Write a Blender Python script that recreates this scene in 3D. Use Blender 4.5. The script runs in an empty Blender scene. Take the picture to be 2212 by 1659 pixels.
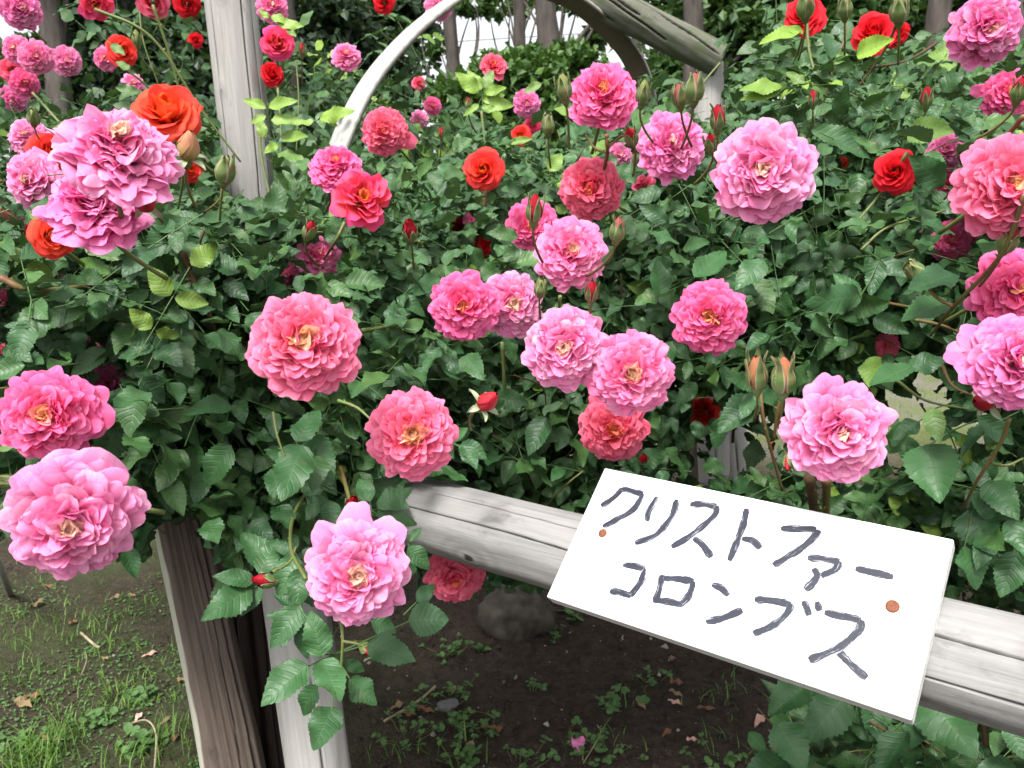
import bpy, bmesh, math, random
import numpy as np
from mathutils import Vector, Matrix

# ------------------------------------------------------------------ camera
W, H, F = 2212.0, 1659.0, 1730.0            # working pixel frame of the photograph and focal length in it
PITCH = math.radians(12.0)
UP = np.array([-0.022, -math.sqrt(1 - 0.022**2 - math.sin(PITCH)**2), -math.sin(PITCH)])
FW = np.array([0, 0, 1.0])
YW = FW - FW.dot(UP) * UP; YW /= np.linalg.norm(YW)
XW = np.cross(YW, UP)
R3 = np.array([XW, YW, UP])                 # camera (right, down, forward) -> world
CAM = np.array([0, 0, 1.2])

def C3(v): return R3 @ np.asarray(v, float)            # direction camera -> world
def P(px, py, d): return CAM + R3 @ np.array([(px - W/2)/F*d, (py - H/2)/F*d, d])
def ray(px, py): return C3([(px - W/2)/F, (py - H/2)/F, 1.0])
def G(px, py, z=0.0):                                  # point on the ground seen at a pixel
    r = ray(px, py); return CAM + r * ((z - CAM[2]) / r[2])
def proj(p):
    q = (np.asarray(p) - CAM) @ R3
    return q[..., 0]/q[..., 2]*F + W/2, q[..., 1]/q[..., 2]*F + H/2, q[..., 2]

scn = bpy.context.scene
col = scn.collection
cam = bpy.data.cameras.new('camera'); camo = bpy.data.objects.new('camera', cam); col.objects.link(camo)
cam.sensor_width = 36; cam.lens = 36*F/W; cam.clip_start = 0.02; cam.clip_end = 500
cx_, cy_, cz_ = C3([1,0,0]), C3([0,-1,0]), C3([0,0,-1])
M = Matrix.Identity(4)
for i in range(3):
    M[i][0], M[i][1], M[i][2], M[i][3] = cx_[i], cy_[i], cz_[i], CAM[i]
camo.matrix_world = M
cam.dof.use_dof = True; cam.dof.focus_distance = .85; cam.dof.aperture_fstop = 15
scn.camera = camo

# ------------------------------------------------------------------ light: overcast daylight
SUN_EL, SUN_AZ = math.radians(58), math.radians(200)    # azimuth from +Y clockwise
world = bpy.data.worlds.new('World'); scn.world = world; world.use_nodes = True
wn = world.node_tree; bg = wn.nodes['Background']
sky = wn.nodes.new('ShaderNodeTexSky'); sky.sky_type = 'NISHITA'; sky.sun_disc = False
sky.sun_elevation = SUN_EL; sky.sun_rotation = SUN_AZ
sky.air_density = 1.0; sky.dust_density = 4.0; sky.ozone_density = 1.0
hs = wn.nodes.new('ShaderNodeHueSaturation'); hs.inputs['Saturation'].default_value = 0.18
wn.links.new(sky.outputs[0], hs.inputs['Color']); wn.links.new(hs.outputs[0], bg.inputs['Color'])
bg.inputs['Strength'].default_value = 0.125
sl = bpy.data.lights.new('sun', 'SUN'); sl.energy = 2.1; sl.angle = math.radians(18); sl.color = (1, .97, .92)
so = bpy.data.objects.new('sun', sl); col.objects.link(so)
sd = Vector((math.sin(SUN_AZ)*math.cos(SUN_EL), math.cos(SUN_AZ)*math.cos(SUN_EL), math.sin(SUN_EL)))
so.rotation_euler = sd.to_track_quat('Z', 'Y').to_euler()
scn.view_settings.view_transform = 'Standard'; scn.view_settings.look = 'None'
scn.view_settings.gamma = 1; scn.view_settings.use_curve_mapping = False
scn.view_settings.exposure = 1.4
scn.render.engine = 'CYCLES'
scn.cycles.use_denoising = True
scn.cycles.max_bounces = 6; scn.cycles.transmission_bounces = 3; scn.cycles.diffuse_bounces = 3
scn.cycles.use_adaptive_sampling = True; scn.cycles.adaptive_threshold = 0.02

rng = np.random.default_rng(7)
random.seed(7)

# ------------------------------------------------------------------ helpers
def norm(a):
    a = np.asarray(a, float)
    return a / np.maximum(np.linalg.norm(a, axis=-1, keepdims=True), 1e-9)

def tag(o, label=None, cat=None, group=None, kind=None):
    if label: o['label'] = label
    if cat: o['category'] = cat
    if group: o['group'] = group
    if kind: o['kind'] = kind
    return o

def empty(name, loc=(0,0,0), mat=None):
    o = bpy.data.objects.new(name, None); col.objects.link(o)
    o.empty_display_size = 0.03
    if mat is not None: o.matrix_world = mat
    else: o.location = Vector(loc)
    return o

def mesh(name, V, faces, mat=None, parent=None, color=None, cname='pc', smooth=True, mat4=None, attrs=None):
    """faces: list of (k, n) int arrays, all quads or tris"""
    V = np.asarray(V, np.float32).reshape(-1, 3)
    if not isinstance(faces, (list, tuple)): faces = [faces]
    faces = [np.asarray(f, np.int32) for f in faces if len(f)]
    me = bpy.data.meshes.new(name)
    me.vertices.add(len(V)); me.vertices.foreach_set('co', V.ravel())
    idx = np.concatenate([f.ravel() for f in faces])
    tot = np.concatenate([np.full(len(f), f.shape[1], np.int32) for f in faces])
    st = np.concatenate([[0], np.cumsum(tot)[:-1]]).astype(np.int32)
    me.loops.add(len(idx)); me.loops.foreach_set('vertex_index', idx)
    me.polygons.add(len(tot)); me.polygons.foreach_set('loop_start', st)
    me.polygons.foreach_set('use_smooth', np.full(len(tot), smooth))
    if color is not None:
        a = me.attributes.new(cname, 'FLOAT_COLOR', 'POINT')
        a.data.foreach_set('color', np.asarray(color, np.float32).ravel())
    for k, v in (attrs or {}).items():
        a = me.attributes.new(k, 'FLOAT', 'POINT'); a.data.foreach_set('value', np.asarray(v, np.float32).ravel())
    me.update(calc_edges=True)
    if mat: me.materials.append(mat)
    o = bpy.data.objects.new(name, me); col.objects.link(o)
    if parent is not None: o.parent = parent
    if mat4 is not None: o.matrix_local = mat4
    return o

def grid_faces(nv, nu, n=1, wrap=False):
    """quads for n grids of nv x nu vertices"""
    a = np.arange(nv*nu).reshape(nv, nu)
    if wrap: a = np.concatenate([a, a[:, :1]], 1)
    q = np.stack([a[:-1, :-1], a[:-1, 1:], a[1:, 1:], a[1:, :-1]], -1).reshape(-1, 4)
    return (q[None] + (np.arange(n)*nv*nu)[:, None, None]).reshape(-1, 4)

def tube_geo(pts, rad, n=8, cap=True):
    pts = np.asarray(pts, float); m = len(pts)
    rad = np.broadcast_to(np.asarray(rad, float), (m,))
    t = norm(np.gradient(pts, axis=0))
    ref = np.array([0, 0, 1.0]) if abs(t[0][2]) < .9 else np.array([1.0, 0, 0])
    x = norm(np.cross(ref, t[0])); V = []
    for i in range(m):
        x = norm(x - x.dot(t[i])*t[i]); y = np.cross(t[i], x)
        a = np.arange(n)*2*math.pi/n
        V.append(pts[i] + rad[i]*(np.cos(a)[:, None]*x + np.sin(a)[:, None]*y))
    V = np.concatenate(V); fs = [grid_faces(m, n, wrap=True)]
    if cap:
        V = np.concatenate([V, pts[:1], pts[-1:]]); a = np.arange(n); b = (a+1) % n
        fs.append(np.stack([b, a, np.full(n, m*n)], -1)); fs.append(np.stack([(m-1)*n+a, (m-1)*n+b, np.full(n, m*n+1)], -1))
    return V, fs

def bez(p0, p1, p2, n=10):
    t = np.linspace(0, 1, n)[:, None]
    return (1-t)**2*np.asarray(p0) + 2*t*(1-t)*np.asarray(p1) + t*t*np.asarray(p2)

def smooth_path(pts, n=6):
    p = np.asarray(pts, float)
    if len(p) < 3: 
        t = np.linspace(0, 1, n+1)[:, None]; return p[0]*(1-t) + p[1]*t
    q = np.vstack([2*p[0]-p[1], p, 2*p[-1]-p[-2]]); out = []
    for i in range(1, len(q)-2):
        a, b, c, d = q[i-1], q[i], q[i+1], q[i+2]
        for t in np.linspace(0, 1, n, endpoint=False):
            out.append(.5*((2*b) + (c-a)*t + (2*a-5*b+4*c-d)*t*t + (3*b-a-3*c+d)*t**3))
    out.append(p[-1]); return np.array(out)

# ------------------------------------------------------------------ materials
class NT:
    def __init__(s, name):
        s.m = bpy.data.materials.new(name); s.m.use_nodes = True
        s.t = s.m.node_tree; s.t.nodes.clear(); s.out = s.n('ShaderNodeOutputMaterial')
    def n(s, t, **k):
        x = s.t.nodes.new(t)
        for a, b in k.items(): setattr(x, a, b)
        return x
    def set(s, sock, v):
        if isinstance(v, bpy.types.NodeSocket): s.t.links.new(v, sock)
        elif isinstance(v, (tuple, list)): sock.default_value = (*v, 1) if len(v) == 3 and sock.type == 'RGBA' else v
        else: sock.default_value = v
    def math(s, op, a, b=0.0, c=None, clamp=False):
        x = s.n('ShaderNodeMath', operation=op, use_clamp=clamp); s.set(x.inputs[0], a); s.set(x.inputs[1], b)
        if c is not None: s.set(x.inputs[2], c)
        return x.outputs[0]
    def mix(s, f, a, b):
        x = s.n('ShaderNodeMix', data_type='RGBA'); s.set(x.inputs[0], f); s.set(x.inputs[6], a); s.set(x.inputs[7], b)
        return x.outputs[2]
    def rng(s, v, a, b, c=0.0, d=1.0):
        x = s.n('ShaderNodeMapRange'); s.set(x.inputs[0], v)
        for i, q in enumerate((a, b, c, d)): s.set(x.inputs[i+1], q)
        return x.outputs[0]
    def noise(s, vec, scale, detail=3.0, rough=.5, col=False):
        x = s.n('ShaderNodeTexNoise'); s.set(x.inputs['Scale'], scale); x.inputs['Detail'].default_value = detail; x.inputs['Roughness'].default_value = rough
        if vec is not None: s.t.links.new(vec, x.inputs['Vector'])
        return x.outputs[1 if col else 0]
    def obj(s): return s.n('ShaderNodeTexCoord').outputs['Object']
    def scale(s, vec, sc):
        x = s.n('ShaderNodeMapping'); s.t.links.new(vec, x.inputs[0]); x.inputs['Scale'].default_value = sc; return x.outputs[0]
    def attr(s, name): return s.n('ShaderNodeAttribute', attribute_name=name)
    def sep(s, c):
        x = s.n('ShaderNodeSeparateColor'); s.set(x.inputs[0], c); return x.outputs
    def bump(s, h, dist=.002, st=1.0):
        x = s.n('ShaderNodeBump'); s.set(x.inputs['Height'], h); x.inputs['Distance'].default_value = dist; x.inputs['Strength'].default_value = st; return x.outputs[0]
    def bsdf(s, col, rough=.6, spec=.3, normal=None, trans=0, tcol=None):
        p = s.n('ShaderNodeBsdfPrincipled'); s.set(p.inputs['Base Color'], col); s.set(p.inputs['Roughness'], rough)
        s.set(p.inputs['Specular IOR Level'], spec)
        if normal is not None: s.t.links.new(normal, p.inputs['Normal'])
        o = p.outputs[0]
        if trans:
            t = s.n('ShaderNodeBsdfTranslucent'); s.set(t.inputs['Color'], tcol if tcol is not None else col)
            if normal is not None: s.t.links.new(normal, t.inputs['Normal'])
            x = s.n('ShaderNodeMixShader'); x.inputs[0].default_value = trans
            s.t.links.new(o, x.inputs[1]); s.t.links.new(t.outputs[0], x.inputs[2]); o = x.outputs[0]
        s.t.links.new(o, s.out.inputs[0]); return s.m

def mat_petal(name, tip, mid, heart, rim=.30, fade=0.0, spots=0.0):
    s = NT(name); a = s.attr('pc'); v, f, r = s.sep(a.outputs['Color'])[:3]; u = a.outputs['Alpha']
    v2 = s.math('POWER', v, 2.2)
    fac = s.math('ADD', s.math('MULTIPLY', v2, .85), s.math('MULTIPLY', s.math('SUBTRACT', 1.0, f), .38))
    fac = s.math('ADD', fac, s.math('MULTIPLY', s.math('SUBTRACT', r, .5), .45))
    fac = s.math('SUBTRACT', fac, .30, clamp=True)
    c = s.mix(fac, mid, tip)
    g = s.math('MULTIPLY', s.rng(v, .62, .05), s.rng(f, .25, .95))
    g = s.math('ADD', g, s.math('MULTIPLY', s.rng(f, .86, .99), s.rng(v, 1.0, .62, .85, 1.0)), clamp=True)
    c = s.mix(g, c, heart)
    ob = s.obj()
    # pale, worn rims and fine veins of the petal
    e = s.math('MAXIMUM', s.rng(u, .72, 1.0), s.rng(v, .80, 1.0))
    n1 = s.noise(ob, 60.0, 2.0)
    e = s.math('MULTIPLY', e, s.rng(n1, .35, .65))
    pale = tuple(min(.92, x*.45 + .46) for x in tip) if rim > .2 else tuple(x*.92 + .05 for x in tip)
    c = s.mix(s.math('MULTIPLY', e, rim), c, pale)
    if fade:
        n2 = s.noise(ob, 28.0, 3.0)
        c = s.mix(s.math('MULTIPLY', s.rng(n2, .48, .66), fade), c, (.86, .74, .74))
    if spots:
        n3 = s.noise(ob, 420.0, 0.0)
        c = s.mix(s.math('MULTIPLY', s.rng(n3, .74, .78), spots), c, (.35, .03, .2))
    cv = s.n('ShaderNodeCombineXYZ'); s.set(cv.inputs[0], s.math('MULTIPLY', u, 9.0)); s.set(cv.inputs[1], s.math('MULTIPLY', v, 1.2)); s.set(cv.inputs[2], s.math('MULTIPLY', r, 60.0))
    st = s.noise(cv.outputs[0], 1.0, 3.0)
    c = s.mix(s.math('MULTIPLY', s.rng(st, .45, .75), .30), c, tuple(x*.80 for x in mid))
    c = s.mix(s.math('MULTIPLY', s.rng(st, .50, .25), .22), c, pale)
    back = s.n('ShaderNodeNewGeometry').outputs['Backfacing']
    c = s.mix(s.math('MULTIPLY', back, .22), c, pale)
    nb = s.noise(ob, 95.0, 3.0)
    return s.bsdf(c, .60, .12, s.bump(nb, .0010, .35), .42)

def mat_leaf(name, dark=(.012,.050,.018), light=(.038,.118,.034), young=(.17,.27,.035), gloss=.46):
    s = NT(name); a = s.attr('lc'); r, y, u = s.sep(a.outputs['Color'])[:3]; v = a.outputs['Alpha']
    c = s.mix(r, dark, light)
    n = s.noise(s.obj(), 45.0, 3.0)
    c = s.mix(s.math('MULTIPLY', s.rng(n, .35, .7), .35), c, (.05, .10, .045))
    c = s.mix(y, c, s.mix(r, young, tuple(x*1.35 for x in young)))
    vein = s.math('ABSOLUTE', s.math('SINE', s.math('MULTIPLY', s.math('SUBTRACT', v, s.math('MULTIPLY', u, .22)), 24.0)))
    line = s.math('MAXIMUM', s.rng(vein, .22, .0), s.rng(u, .07, .02))
    c = s.mix(s.math('MULTIPLY', line, .20), c, (.12, .2, .08))
    blem = s.rng(s.noise(s.obj(), 75.0, 3.0), .68, .74)
    c = s.mix(s.math('MULTIPLY', blem, .5), c, (.16, .11, .05))
    back = s.n('ShaderNodeNewGeometry').outputs['Backfacing']
    c = s.mix(s.math('MULTIPLY', back, .6), c, (.075, .125, .07))
    h = s.math('ADD', s.math('MULTIPLY', s.rng(vein, 0, .6), .42), s.math('MULTIPLY', s.noise(s.obj(), 110.0, 3.0), .8))
    rough = s.math('ADD', s.math('MULTIPLY', back, .3), s.rng(n, .3, .7, gloss-.06, gloss+.12))
    tc = s.mix(.5, c, (.12, .25, .02))
    return s.bsdf(c, rough, .42, s.bump(h, .0011, .6), .13, tc)

def mat_simple(name, a, b, scale=40.0, rough=.6, spec=.3, bump=.001, stretch=(1,1,1), trans=0):
    s = NT(name); ob = s.scale(s.obj(), stretch); n = s.noise(ob, scale, 4.0)
    c = s.mix(s.rng(n, .3, .7), a, b)
    return s.bsdf(c, rough, spec, s.bump(n, bump, .7) if bump else None, trans)

def mat_wood(name, light, mid, dark, moss=0.0, rough=.85):
    s = NT(name); ob = s.obj()
    g1 = s.noise(s.scale(ob, (130, 130, 9)), 1.0, 5.0, .7)
    g2 = s.noise(s.scale(ob, (260, 260, 6)), 1.0, 3.0, .6)
    st = s.noise(s.scale(ob, (9, 9, 3.5)), 1.0, 4.0, .6)
    c = s.mix(s.rng(g1, .28, .60), tuple(.5*(a+b) for a, b in zip(mid, light)), light)
    c = s.mix(s.math('MULTIPLY', s.rng(g2, .50, .74), .32), c, dark)
    c = s.mix(s.math('MULTIPLY', s.rng(st, .48, .7), .6), c, mid)
    c = s.mix(s.math('MULTIPLY', s.rng(s.noise(s.scale(ob, (25, 25, 14)), 1.0, 4.0, .7), .58, .72), .45), c, dark)
    if moss:
        c = s.mix(s.math('MULTIPLY', s.rng(s.noise(ob, 22.0, 4.0), .42, .62), moss), c, (.07, .10, .035))
    kn = s.attr('knot').outputs['Fac']
    c = s.mix(kn, c, tuple(x*.55 for x in mid))
    ck = s.attr('crack').outputs['Fac']
    c = s.mix(ck, c, (.016, .014, .012))
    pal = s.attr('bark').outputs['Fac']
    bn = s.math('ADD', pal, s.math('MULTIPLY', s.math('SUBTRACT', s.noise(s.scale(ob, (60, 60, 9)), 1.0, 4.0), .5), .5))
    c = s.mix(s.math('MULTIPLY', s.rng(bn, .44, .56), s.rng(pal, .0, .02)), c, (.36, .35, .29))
    h = s.math('ADD', g1, s.math('MULTIPLY', g2, .7))
    return s.bsdf(c, rough, .15, s.bump(h, .0012, .6))

KIND = {}
def kind(k, tip, mid, heart, **kw): KIND[k] = mat_petal('petal_' + k, tip, mid, heart, **kw)
kind('coral',  (.95,.150,.375), (.93,.048,.160), (.97,.72,.33))
kind('pink',   (.95,.215,.540), (.94,.070,.280), (.97,.77,.42), fade=.15)
kind('pale',   (.95,.300,.630), (.94,.110,.370), (.97,.78,.50), fade=.26, spots=.4)
kind('lilac',  (.92,.190,.560), (.91,.090,.350), (.96,.70,.46), fade=.22, spots=.8)
kind('hot',    (.95,.080,.410), (.93,.025,.190), (.97,.58,.17))
kind('flame',  (.87,.050,.055), (.94,.170,.028), (.98,.48,.07), rim=.10)
kind('rose',   (.88,.050,.210), (.87,.026,.080), (.95,.26,.05))
kind('orange', (.87,.045,.060), (.91,.085,.018), (.96,.38,.03), rim=.08)
kind('scarlet',(.78,.012,.035), (.78,.010,.014), (.60,.008,.006), rim=.06)
kind('sunset', (.93,.080,.340), (.92,.095,.030), (.97,.46,.04), rim=.16)

M_LEAF = mat_leaf('rose_leaf')
M_LEAFB = mat_leaf('rose_leaf_far', (.014,.052,.018), (.040,.112,.032), gloss=.46)
M_STEM = mat_simple('green_stem', (.09,.16,.035), (.15,.13,.05), 60, .5, .4, .0006)
M_REDSTEM = mat_simple('red_stem', (.15,.055,.028), (.12,.12,.035), 25, .5, .4, .0006)
M_CANE = mat_simple('cane', (.06,.05,.022), (.10,.055,.03), 40, .7, .2, .001)
M_SEPAL = mat_simple('sepal', (.11,.17,.055), (.20,.24,.11), 90, .6, .3, .0004, trans=.15)
M_SEPALP = mat_simple('sepal_inside', (.42,.46,.33), (.30,.36,.20), 90, .7, .2, .0004, trans=.15)
s = NT('bud_green'); u = s.attr('pc').outputs['Alpha']; n = s.noise(s.obj(), 120.0, 3.0)
c = s.mix(s.rng(n, .3, .7), (.085,.17,.04), (.16,.22,.075)); c = s.mix(s.rng(n, .5, .75, 0, .5), c, (.30,.10,.06)); c = s.mix(s.rng(u, .72, 1.0, 0, .8), c, (.50,.42,.33))
M_BUDG = s.bsdf(c, .5, .4, s.bump(n, .0004, .6), .1)

exec_order = None
# ------------------------------------------------------------------ rail, posts, sign: the large structure
M_WOOD = mat_wood('weathered_wood', (.285,.281,.272), (.178,.174,.166), (.072,.069,.064))
M_WOODP = mat_wood('weathered_post_wood', (.335,.325,.308), (.235,.226,.212), (.11,.102,.092))
M_WOODM = mat_wood('mossy_wood', (.150,.150,.122), (.085,.085,.068), (.035,.034,.028), moss=.55)
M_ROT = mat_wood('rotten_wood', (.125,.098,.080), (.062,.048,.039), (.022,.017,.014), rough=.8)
M_ROTD = mat_wood('rotten_gap_shade', (.040,.030,.024), (.022,.016,.012), (.010,.008,.006), rough=.85)

def log(name, A, B, rA, rB, mat, label, cat, cracks=(), knots=(), nz=140, nt=110, seed=0, helix=0.0, bark=None, lump=.03, group=None, flat=None, wob=.004):
    A, B = np.asarray(A, float), np.asarray(B, float)
    L = np.linalg.norm(B-A); z = (B-A)/L; mid = (A+B)/2
    x = CAM - mid; x = norm(x - x.dot(z)*z); y = np.cross(z, x)
    r0 = np.random.default_rng(seed)
    th = np.arange(nt)/nt*2*math.pi; th = np.where(th > math.pi, th-2*math.pi, th)
    zz = np.linspace(0, 1, nz)
    T, Z = np.meshgrid(th, zz)
    rad = rA + (rB-rA)*Z
    p = r0.uniform(0, 6.28, 12)
    rad = rad*(1 + lump*np.sin(2*T+p[0]+2*Z) + lump*.6*np.sin(3*T+p[1]-3*Z) + .012*np.sin(7*T+p[2]+9*Z) + .010*np.sin(11*T+p[3]-23*Z)+.012*np.sin(17*Z+p[4]))
    if flat is not None:                                     # split face: (theta of the face, distance share)
        ft, fd = flat
        cc = np.cos(T-ft); lim = rad*fd/np.maximum(cc, .05)
        rad = np.where((cc > .05) & (lim < rad), lim*(1+.015*np.sin(23*T+5*Z)+.012*np.sin(41*T-7*Z)), rad)
    ck = np.zeros_like(T); kn = np.zeros_like(T)
    for (t0, a, b, w, dep, dr) in cracks:
        tc = t0 + dr*(Z-a) + .035*np.sin(9*Z+p[5]+t0*5) + .015*np.sin(31*Z+p[6])
        dd = np.abs((T - tc + math.pi) % (2*math.pi) - math.pi)
        env = np.clip(np.minimum(Z-a, b-Z)/(.06*(b-a)), 0, 1)
        g = np.clip(1-dd/(w*env+1e-6), 0, 1)*(env > 0)
        rad = rad - dep*g**.7; ck = np.maximum(ck, np.clip(g*1.6, 0, 1))
    for (t0, z0, rt) in knots:
        d = np.hypot((T-t0)*rA, (Z-z0)*L*.55)
        kn = np.maximum(kn, np.clip(1-d/rt, 0, 1)**.5*(.40+.22*np.cos(d/rt*14)))
        rad = rad + .0035*np.exp(-(d/rt)**2)
        ck = np.maximum(ck, (d < rt*.16)*.9)
    cx = wob*np.sin(5*Z+p[7]); cyy = wob*np.sin(4*Z+p[8])
    V = np.stack([rad*np.cos(T)+cx, rad*np.sin(T)+cyy, Z*L], -1).reshape(-1, 3)
    fs = [grid_faces(nz, nt, wrap=True)]
    n0 = nz*nt
    # rounded cap rings
    V = np.concatenate([V, [[0, 0, 0], [0, 0, L]]]); a = np.arange(nt); b = (a+1) % nt
    fs += [np.stack([b, a, np.full(nt, n0)], -1), np.stack([(nz-1)*nt+a, (nz-1)*nt+b, np.full(nt, n0+1)], -1)]
    bk = np.zeros_like(T) if bark is None else bark(T, Z)
    ext = lambda q: np.concatenate([q.ravel(), [0, 0]])
    m4 = Matrix.Identity(4)
    for i in range(3): m4[i][0], m4[i][1], m4[i][2], m4[i][3] = x[i], y[i], z[i], A[i]
    o = mesh(name, V, fs, mat, attrs={'crack': ext(ck), 'knot': ext(kn), 'bark': ext(bk)})
    o.matrix_world = m4
    return tag(o, label, cat, group)

RD = np.array([.785, .085, -.61]); RD = RD/np.linalg.norm(RD)
RP = np.array([0, (1166-H/2)/F*1.0, 1.0]); RR = .0483
rail_at = lambda t: CAM + C3(RP + RD*t)
RAIL_A, RAIL_B = rail_at(-.40), rail_at(1.25)
log('fence_rail', RAIL_A, RAIL_B, RR, RR*1.02, M_WOOD, 'round grey weathered log rail running behind the white name board', 'fence rail',
    cracks=((-.72, .17, .50, .016, .003, .45), (-.12, .12, .50, .022, .006, .55), (-.30, .50, .99, .022, .006, .62), (.45, .52, .99, .022, .006, .50)),
    knots=((.80, .225, .028), (-.35, .60, .03)), nz=360, nt=260, seed=3, lump=.015)

# sign board
dh = np.array([-2216.4/F, -315.6/F, 1]); dh /= np.linalg.norm(dh)
dv = np.array([1852.4/F, -3478.3/F, 1]); dv /= np.linalg.norm(dv)
nS = np.cross(dh, dv); nS /= np.linalg.norm(nS)
if nS[2] > 0: nS = -nS                                     # towards the camera
ex = -dh; ex = ex - ex.dot(nS)*nS; ex /= np.linalg.norm(ex); ey = np.cross(nS, ex)
TH = .016
pixc = [(1306,1010), (2061,1165), (1969,1556), (1180,1289)]
u_ = np.array([(1306-W/2)/F, (1010-H/2)/F, 1.0])
# plane height so that the back of the board touches the rail
q0 = RP + RD*.32
kS = q0.dot(nS) + RR + TH - .002
def on_sign(px, py, off=0.0):
    r = np.array([(px-W/2)/F, (py-H/2)/F, 1.0]); return r*((kS+off)/nS.dot(r))
SO = on_sign(1600, 1270)
def sign2d(px, py):
    q = on_sign(px, py) - SO; return q.dot(ex), q.dot(ey)
sm = Matrix.Identity(4)
wx, wy, wz, wo = C3(ex), C3(ey), C3(nS), CAM + C3(SO)
for i in range(3): sm[i][0], sm[i][1], sm[i][2], sm[i][3] = wx[i], wy[i], wz[i], wo[i]
s = NT('white_board_paint'); n = s.noise(s.obj(), 30.0, 4.0); n2 = s.noise(s.scale(s.obj(), (8, 160, 60)), 1.0, 3.0)
c = s.mix(s.rng(n, .35, .75), (.84,.84,.85), (.78,.78,.78))
c = s.mix(s.math('MULTIPLY', s.rng(s.noise(s.obj(), 190.0, 1.0), .74, .8), .35), c, (.45,.42,.38))
M_BOARD = s.bsdf(c, .45, .35, s.bump(n2, .0006, .4))
s = NT('board_edge_paint'); n = s.noise(s.scale(s.obj(), (6, 120, 120)), 1.0, 4.0)
M_EDGE = s.bsdf(s.mix(s.rng(n, .4, .7), (.72,.71,.69), (.50,.48,.45)), .6, .2, s.bump(n, .001, .5))
sign = empty('name_board', mat=sm)
tag(sign, 'white painted wooden board with two handwritten lines of katakana, screwed on the log rail', 'sign')
bm = bmesh.new()
q2 = [sign2d(*p) for p in pixc]
fv = [bm.verts.new((a, b, 0)) for a, b in q2]; bv = [bm.verts.new((a, b, -TH)) for a, b in q2]
ff = bm.faces.new(fv); bm.faces.new(bv[::-1])
for i in range(4): bm.faces.new((fv[i], bv[i], bv[(i+1) % 4], fv[(i+1) % 4]))
bmesh.ops.recalc_face_normals(bm, faces=bm.faces)
bmesh.ops.bevel(bm, geom=list(bm.edges), offset=.0017, segments=3, profile=.5, affect='EDGES')
for f in bm.faces: f.smooth = False; f.material_index = 0 if f.normal.z > .5 else 1
me = bpy.data.meshes.new('board'); bm.to_mesh(me); bm.free()
me.materials.append(M_BOARD); me.materials.append(M_EDGE)
bo = bpy.data.objects.new('board', me); col.objects.link(bo); bo.parent = sign

s = NT('marker_ink'); a = s.attr('pc'); al, ac, rr = s.sep(a.outputs['Color'])[:3]
cmb = s.n('ShaderNodeCombineXYZ'); s.set(cmb.inputs[0], s.math('MULTIPLY', ac, 5.5)); s.set(cmb.inputs[1], s.math('MULTIPLY', al, 70.0)); s.set(cmb.inputs[2], s.math('MULTIPLY', rr, 40.0))
n = s.noise(cmb.outputs[0], 1.0, 4.0, .65)
edge = s.math('MULTIPLY', s.math('ABSOLUTE', s.math('SUBTRACT', ac, .45)), .30)
k = s.rng(s.math('ADD', n, edge), .64, .80)
c = s.mix(s.math('MULTIPLY', k, .75), s.mix(s.noise(cmb.outputs[0], .4, 2.0), (.010,.012,.022), (.030,.034,.052)), (.66,.68,.74))
M_INK = s.bsdf(c, .5, .3)
LETTERS = [
 [[(1346,1055),(1325,1076),(1299,1094)], [(1344,1056),(1360,1060),(1389,1068)], [(1389,1067),(1380,1085),(1362,1106),(1303,1139)]],
 [[(1420,1073),(1411,1090),(1401,1106),(1399,1127)], [(1462,1079),(1456,1106),(1443,1128),(1416,1156),(1372,1174)]],
 [[(1491,1090),(1520,1090),(1548,1094)], [(1549,1093),(1544,1112),(1523,1133),(1489,1160),(1451,1182)], [(1499,1162),(1519,1179),(1537,1204)]],
 [[(1613,1099),(1608,1125),(1596,1160),(1576,1212)], [(1603,1164),(1626,1168),(1643,1185)]],
 [[(1687,1142),(1725,1143),(1764,1144)], [(1771,1146),(1746,1173),(1709,1199),(1671,1222)]],
 [[(1745,1205),(1780,1208),(1814,1214)], [(1814,1213),(1804,1231),(1774,1245)], [(1758,1228),(1766,1243),(1756,1259),(1740,1275)]],
 [[(1848,1228),(1892,1238),(1930,1247)]],
 [[(1346,1220),(1370,1223),(1394,1229)], [(1394,1229),(1386,1255),(1362,1288)], [(1318,1277),(1340,1280),(1364,1288)]],
 [[(1431,1242),(1426,1268),(1415,1303)], [(1434,1249),(1465,1251),(1499,1256)], [(1499,1256),(1490,1284),(1470,1309)], [(1419,1298),(1445,1300),(1474,1308)]],
 [[(1538,1263),(1560,1271),(1574,1287)], [(1525,1343),(1560,1336),(1604,1318)]],
 [[(1630,1295),(1670,1298),(1710,1306)], [(1711,1305),(1696,1330),(1665,1354),(1628,1370)], [(1737,1298),(1742,1313),(1748,1330)], [(1764,1300),(1771,1320)]],
 [[(1781,1323),(1820,1331),(1861,1340)], [(1863,1340),(1853,1365),(1810,1401),(1748,1427)], [(1809,1405),(1839,1436),(1873,1465)]],
]
kk = 0
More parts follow.
